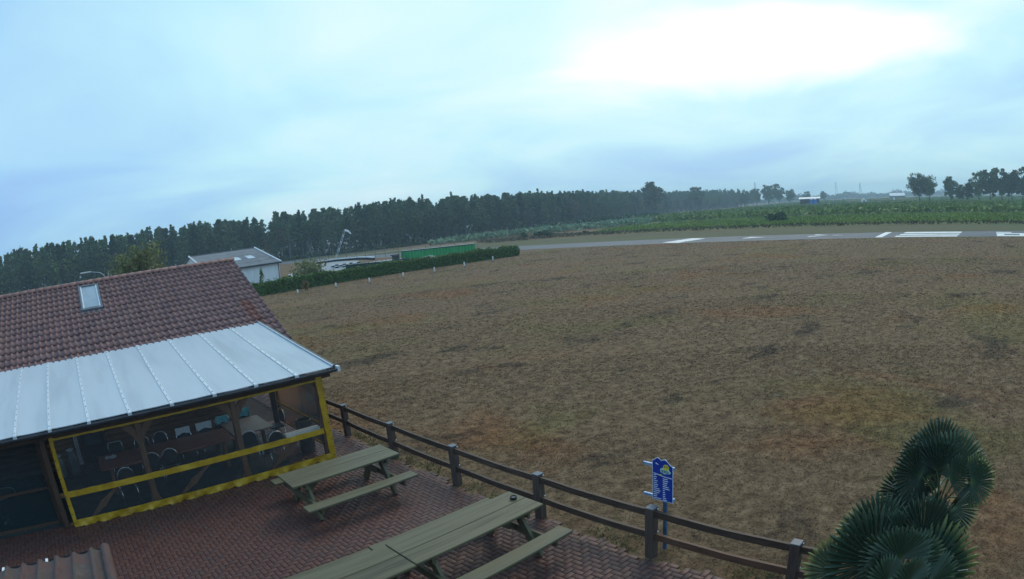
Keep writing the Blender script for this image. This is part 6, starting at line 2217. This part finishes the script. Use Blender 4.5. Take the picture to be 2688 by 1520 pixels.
# ---------------------------------------------------------------- far yard
def far_yard():
    s = thing('open_shed', 'open shed with pale mono-pitch roof behind the blue cabins', 'shed', (372, 121, 0), math.atan2(-13, 4.4))
    for x in (-6.3, -2.1, 2.1, 6.3):
        for y in (-2.4, 2.4):
            b = MB(); b.box(x - 0.12, x + 0.12, y - 0.12, y + 0.12, 0, 4.7 + (0.25 if y > 0 else -0.2)); b.obj('post', MT['darktimber'], s)
    b = MB(); b.prism([(-3.3, 4.35), (3.3, 5.35), (3.3, 5.55), (-3.3, 4.6)], lambda a, c, q: (q, a, c), -7.2, 7.2); b.obj('roof', MT['shedroof'], s)
    b = MB(); b.box(-6.3, 6.3, 2.3, 2.4, 0, 4.9); b.obj('back_wall', MT['dktrim'], s)
    b = MB(); b.box(6.2, 6.34, -2.3, 2.3, 0, 4.6); b.obj('end_wall', MT['greenroof'], s)
    G = 'blue portable cabins'
    for i, (x, y) in enumerate(((357, 114.6), (357.8, 112.2))):
        c = thing('portable_toilet', ['left one of two blue portable toilets by the shed', 'right one of two blue portable toilets by the shed'][i], 'toilet', (x, y, 0), math.atan2(-13, 4.4), G)
        b = MB(); b.cbox(-1.0, 1.0, -1.0, 1.0, 0.1, 4.0, 0.08); b.obj('cabin', MT['blue'], c)
        b = MB(); b.lathe((0, 0, 4.0), [(1.25, 0), (1.1, 0.25), (0.5, 0.45), (0, 0.5)], 4); o = b.obj('roof', MT['shedroof'], c); o.rotation_euler = (0, 0, R(45))
        b = MB(); b.box(-0.7, 0.7, -1.06, -1.003, 0.3, 3.6); b.obj('door', MT['blue'], c)
    bins = (('blue skip bin right of the toilets', 358.5, 107.5, 2.0, 1.3, 'blue'), ('long blue skip bin at the end of the row', 360, 99.5, 3.6, 1.4, 'blue'), ('white barrel like cart between the blue bins', 359, 103.6, 1.2, 1.2, 'trim'))
    for lab, x, y, l, h, m in bins:
        c = thing('waste_bin', lab, 'bin', (x, y, 0), math.atan2(-13, 4.4))
        b = MB(); b.prism([(-l / 2, 0.2), (l / 2, 0.2), (l / 2 + 0.25, h), (-l / 2 - 0.25, h)], lambda a, q, t: (a, t, q), 0.9, -0.9); b.obj('body', MT[m], c)
        b = MB(); b.box(-l / 2 - 0.3, l / 2 + 0.3, -0.95, 0.95, h + 0.003, h + 0.15); b.obj('lid', MT['dktrim'] if m != 'trim' else MT['trim'], c)
    # white tent-like hut and low white things
    c = thing('white_hut', 'small white gabled hut out on the far field', 'hut', (398, 89.5, 0), math.atan2(-13, 4.4))
    b = MB(); b.prism([(-1.9, 0), (1.9, 0), (1.9, 2.2), (0, 3.4), (-1.9, 2.2)], lambda a, q, t: (a, t, q), 1.8, -1.8); b.obj('body', MT['trim'], c)
    b = MB(); b.box(-0.6, 0.6, -1.86, -1.803, 0, 2.1); b.obj('door', MT['steel'], c)
    for lab, x, y, l, h in (('low white box right of the white hut', 402, 78.5, 2.4, 1.0), ('slim white tank far right of the white hut', 404, 68.5, 0.9, 3.2), ('low white box farthest right on the far field', 408, 49, 2.8, 1.0)):
        c = thing('white_box', lab, 'box', (x, y, 0), math.atan2(-13, 4.4))
        b = MB(); b.cbox(-l / 2, l / 2, -0.8, 0.8, 0.15, h, 0.06); b.obj('body', MT['trim'], c)
        b = MB(); b.box(-l / 2 + 0.1, l / 2 - 0.1, -0.7, 0.7, 0, 0.15); b.obj('base', MT['dktrim'], c)
    # far barn
    c = thing('far_barn', 'far pale roofed barn under the hazy trees', 'barn', (681, 120, 0), math.atan2(-13, 4.4))
    b = MB(); b.prism([(-6, 0), (6, 0), (6, 3.6), (0, 6.2), (-6, 3.6)], lambda a, q, t: (t, a, q), 9, -9); b.obj('wall', MT['darktimber'], c)
    b = MB(); b.prism([(-6.6, 3.35), (0, 6.25), (6.6, 3.35), (6.6, 3.65), (0, 6.55), (-6.6, 3.65)], lambda a, q, t: (t, a, q), 9.4, -9.4); b.obj('roof', MT['shedroof'], c)
    # earth bank
    b = MB()
    n = 24
    vs, fs = [], []
    for i in range(n + 1):
        u = i / n
        h = 2.6 * math.sin(math.pi * u) ** 0.4 * (1 + 0.12 * math.sin(9 * u))
        for a, z in ((-5, -0.1), (-2, 0.75), (1, 1.0), (5, 0.5), (8, -0.1)):
            vs.append((410 + a + 8 * u, 112 - 62 * u, h * z if z > 0 else z))
    fs = [(i * 5 + k, (i + 1) * 5 + k, (i + 1) * 5 + k + 1, i * 5 + k + 1) for i in range(n) for k in range(4)]
    b.add(vs, fs); struct(b.obj('earth_bank', MT['verge'], None, True), 'low grassy earth bank behind the white hut')


far_yard()


# ---------------------------------------------------------------- the air
def haze():
    b = MB(); b.box(-900, 2000, -900, 1500, -1.0, 42)
    m = bpy.data.materials.new('haze'); m.use_nodes = True
    t = m.node_tree; t.nodes.clear()
    out = N(t, 'ShaderNodeOutputMaterial'); v = N(t, 'ShaderNodeVolumePrincipled')
    v.inputs['Color'].default_value = (0.60, 0.82, 1.0, 1)
    v.inputs['Density'].default_value = HAZE
    v.inputs['Anisotropy'].default_value = 0.25
    t.links.new(v.outputs[0], out.inputs['Volume'])
    tag(b.obj('haze', m), 'thin bluish damp air over the airfield', 'haze', kind='stuff')


HAZE = 0.0006
haze()
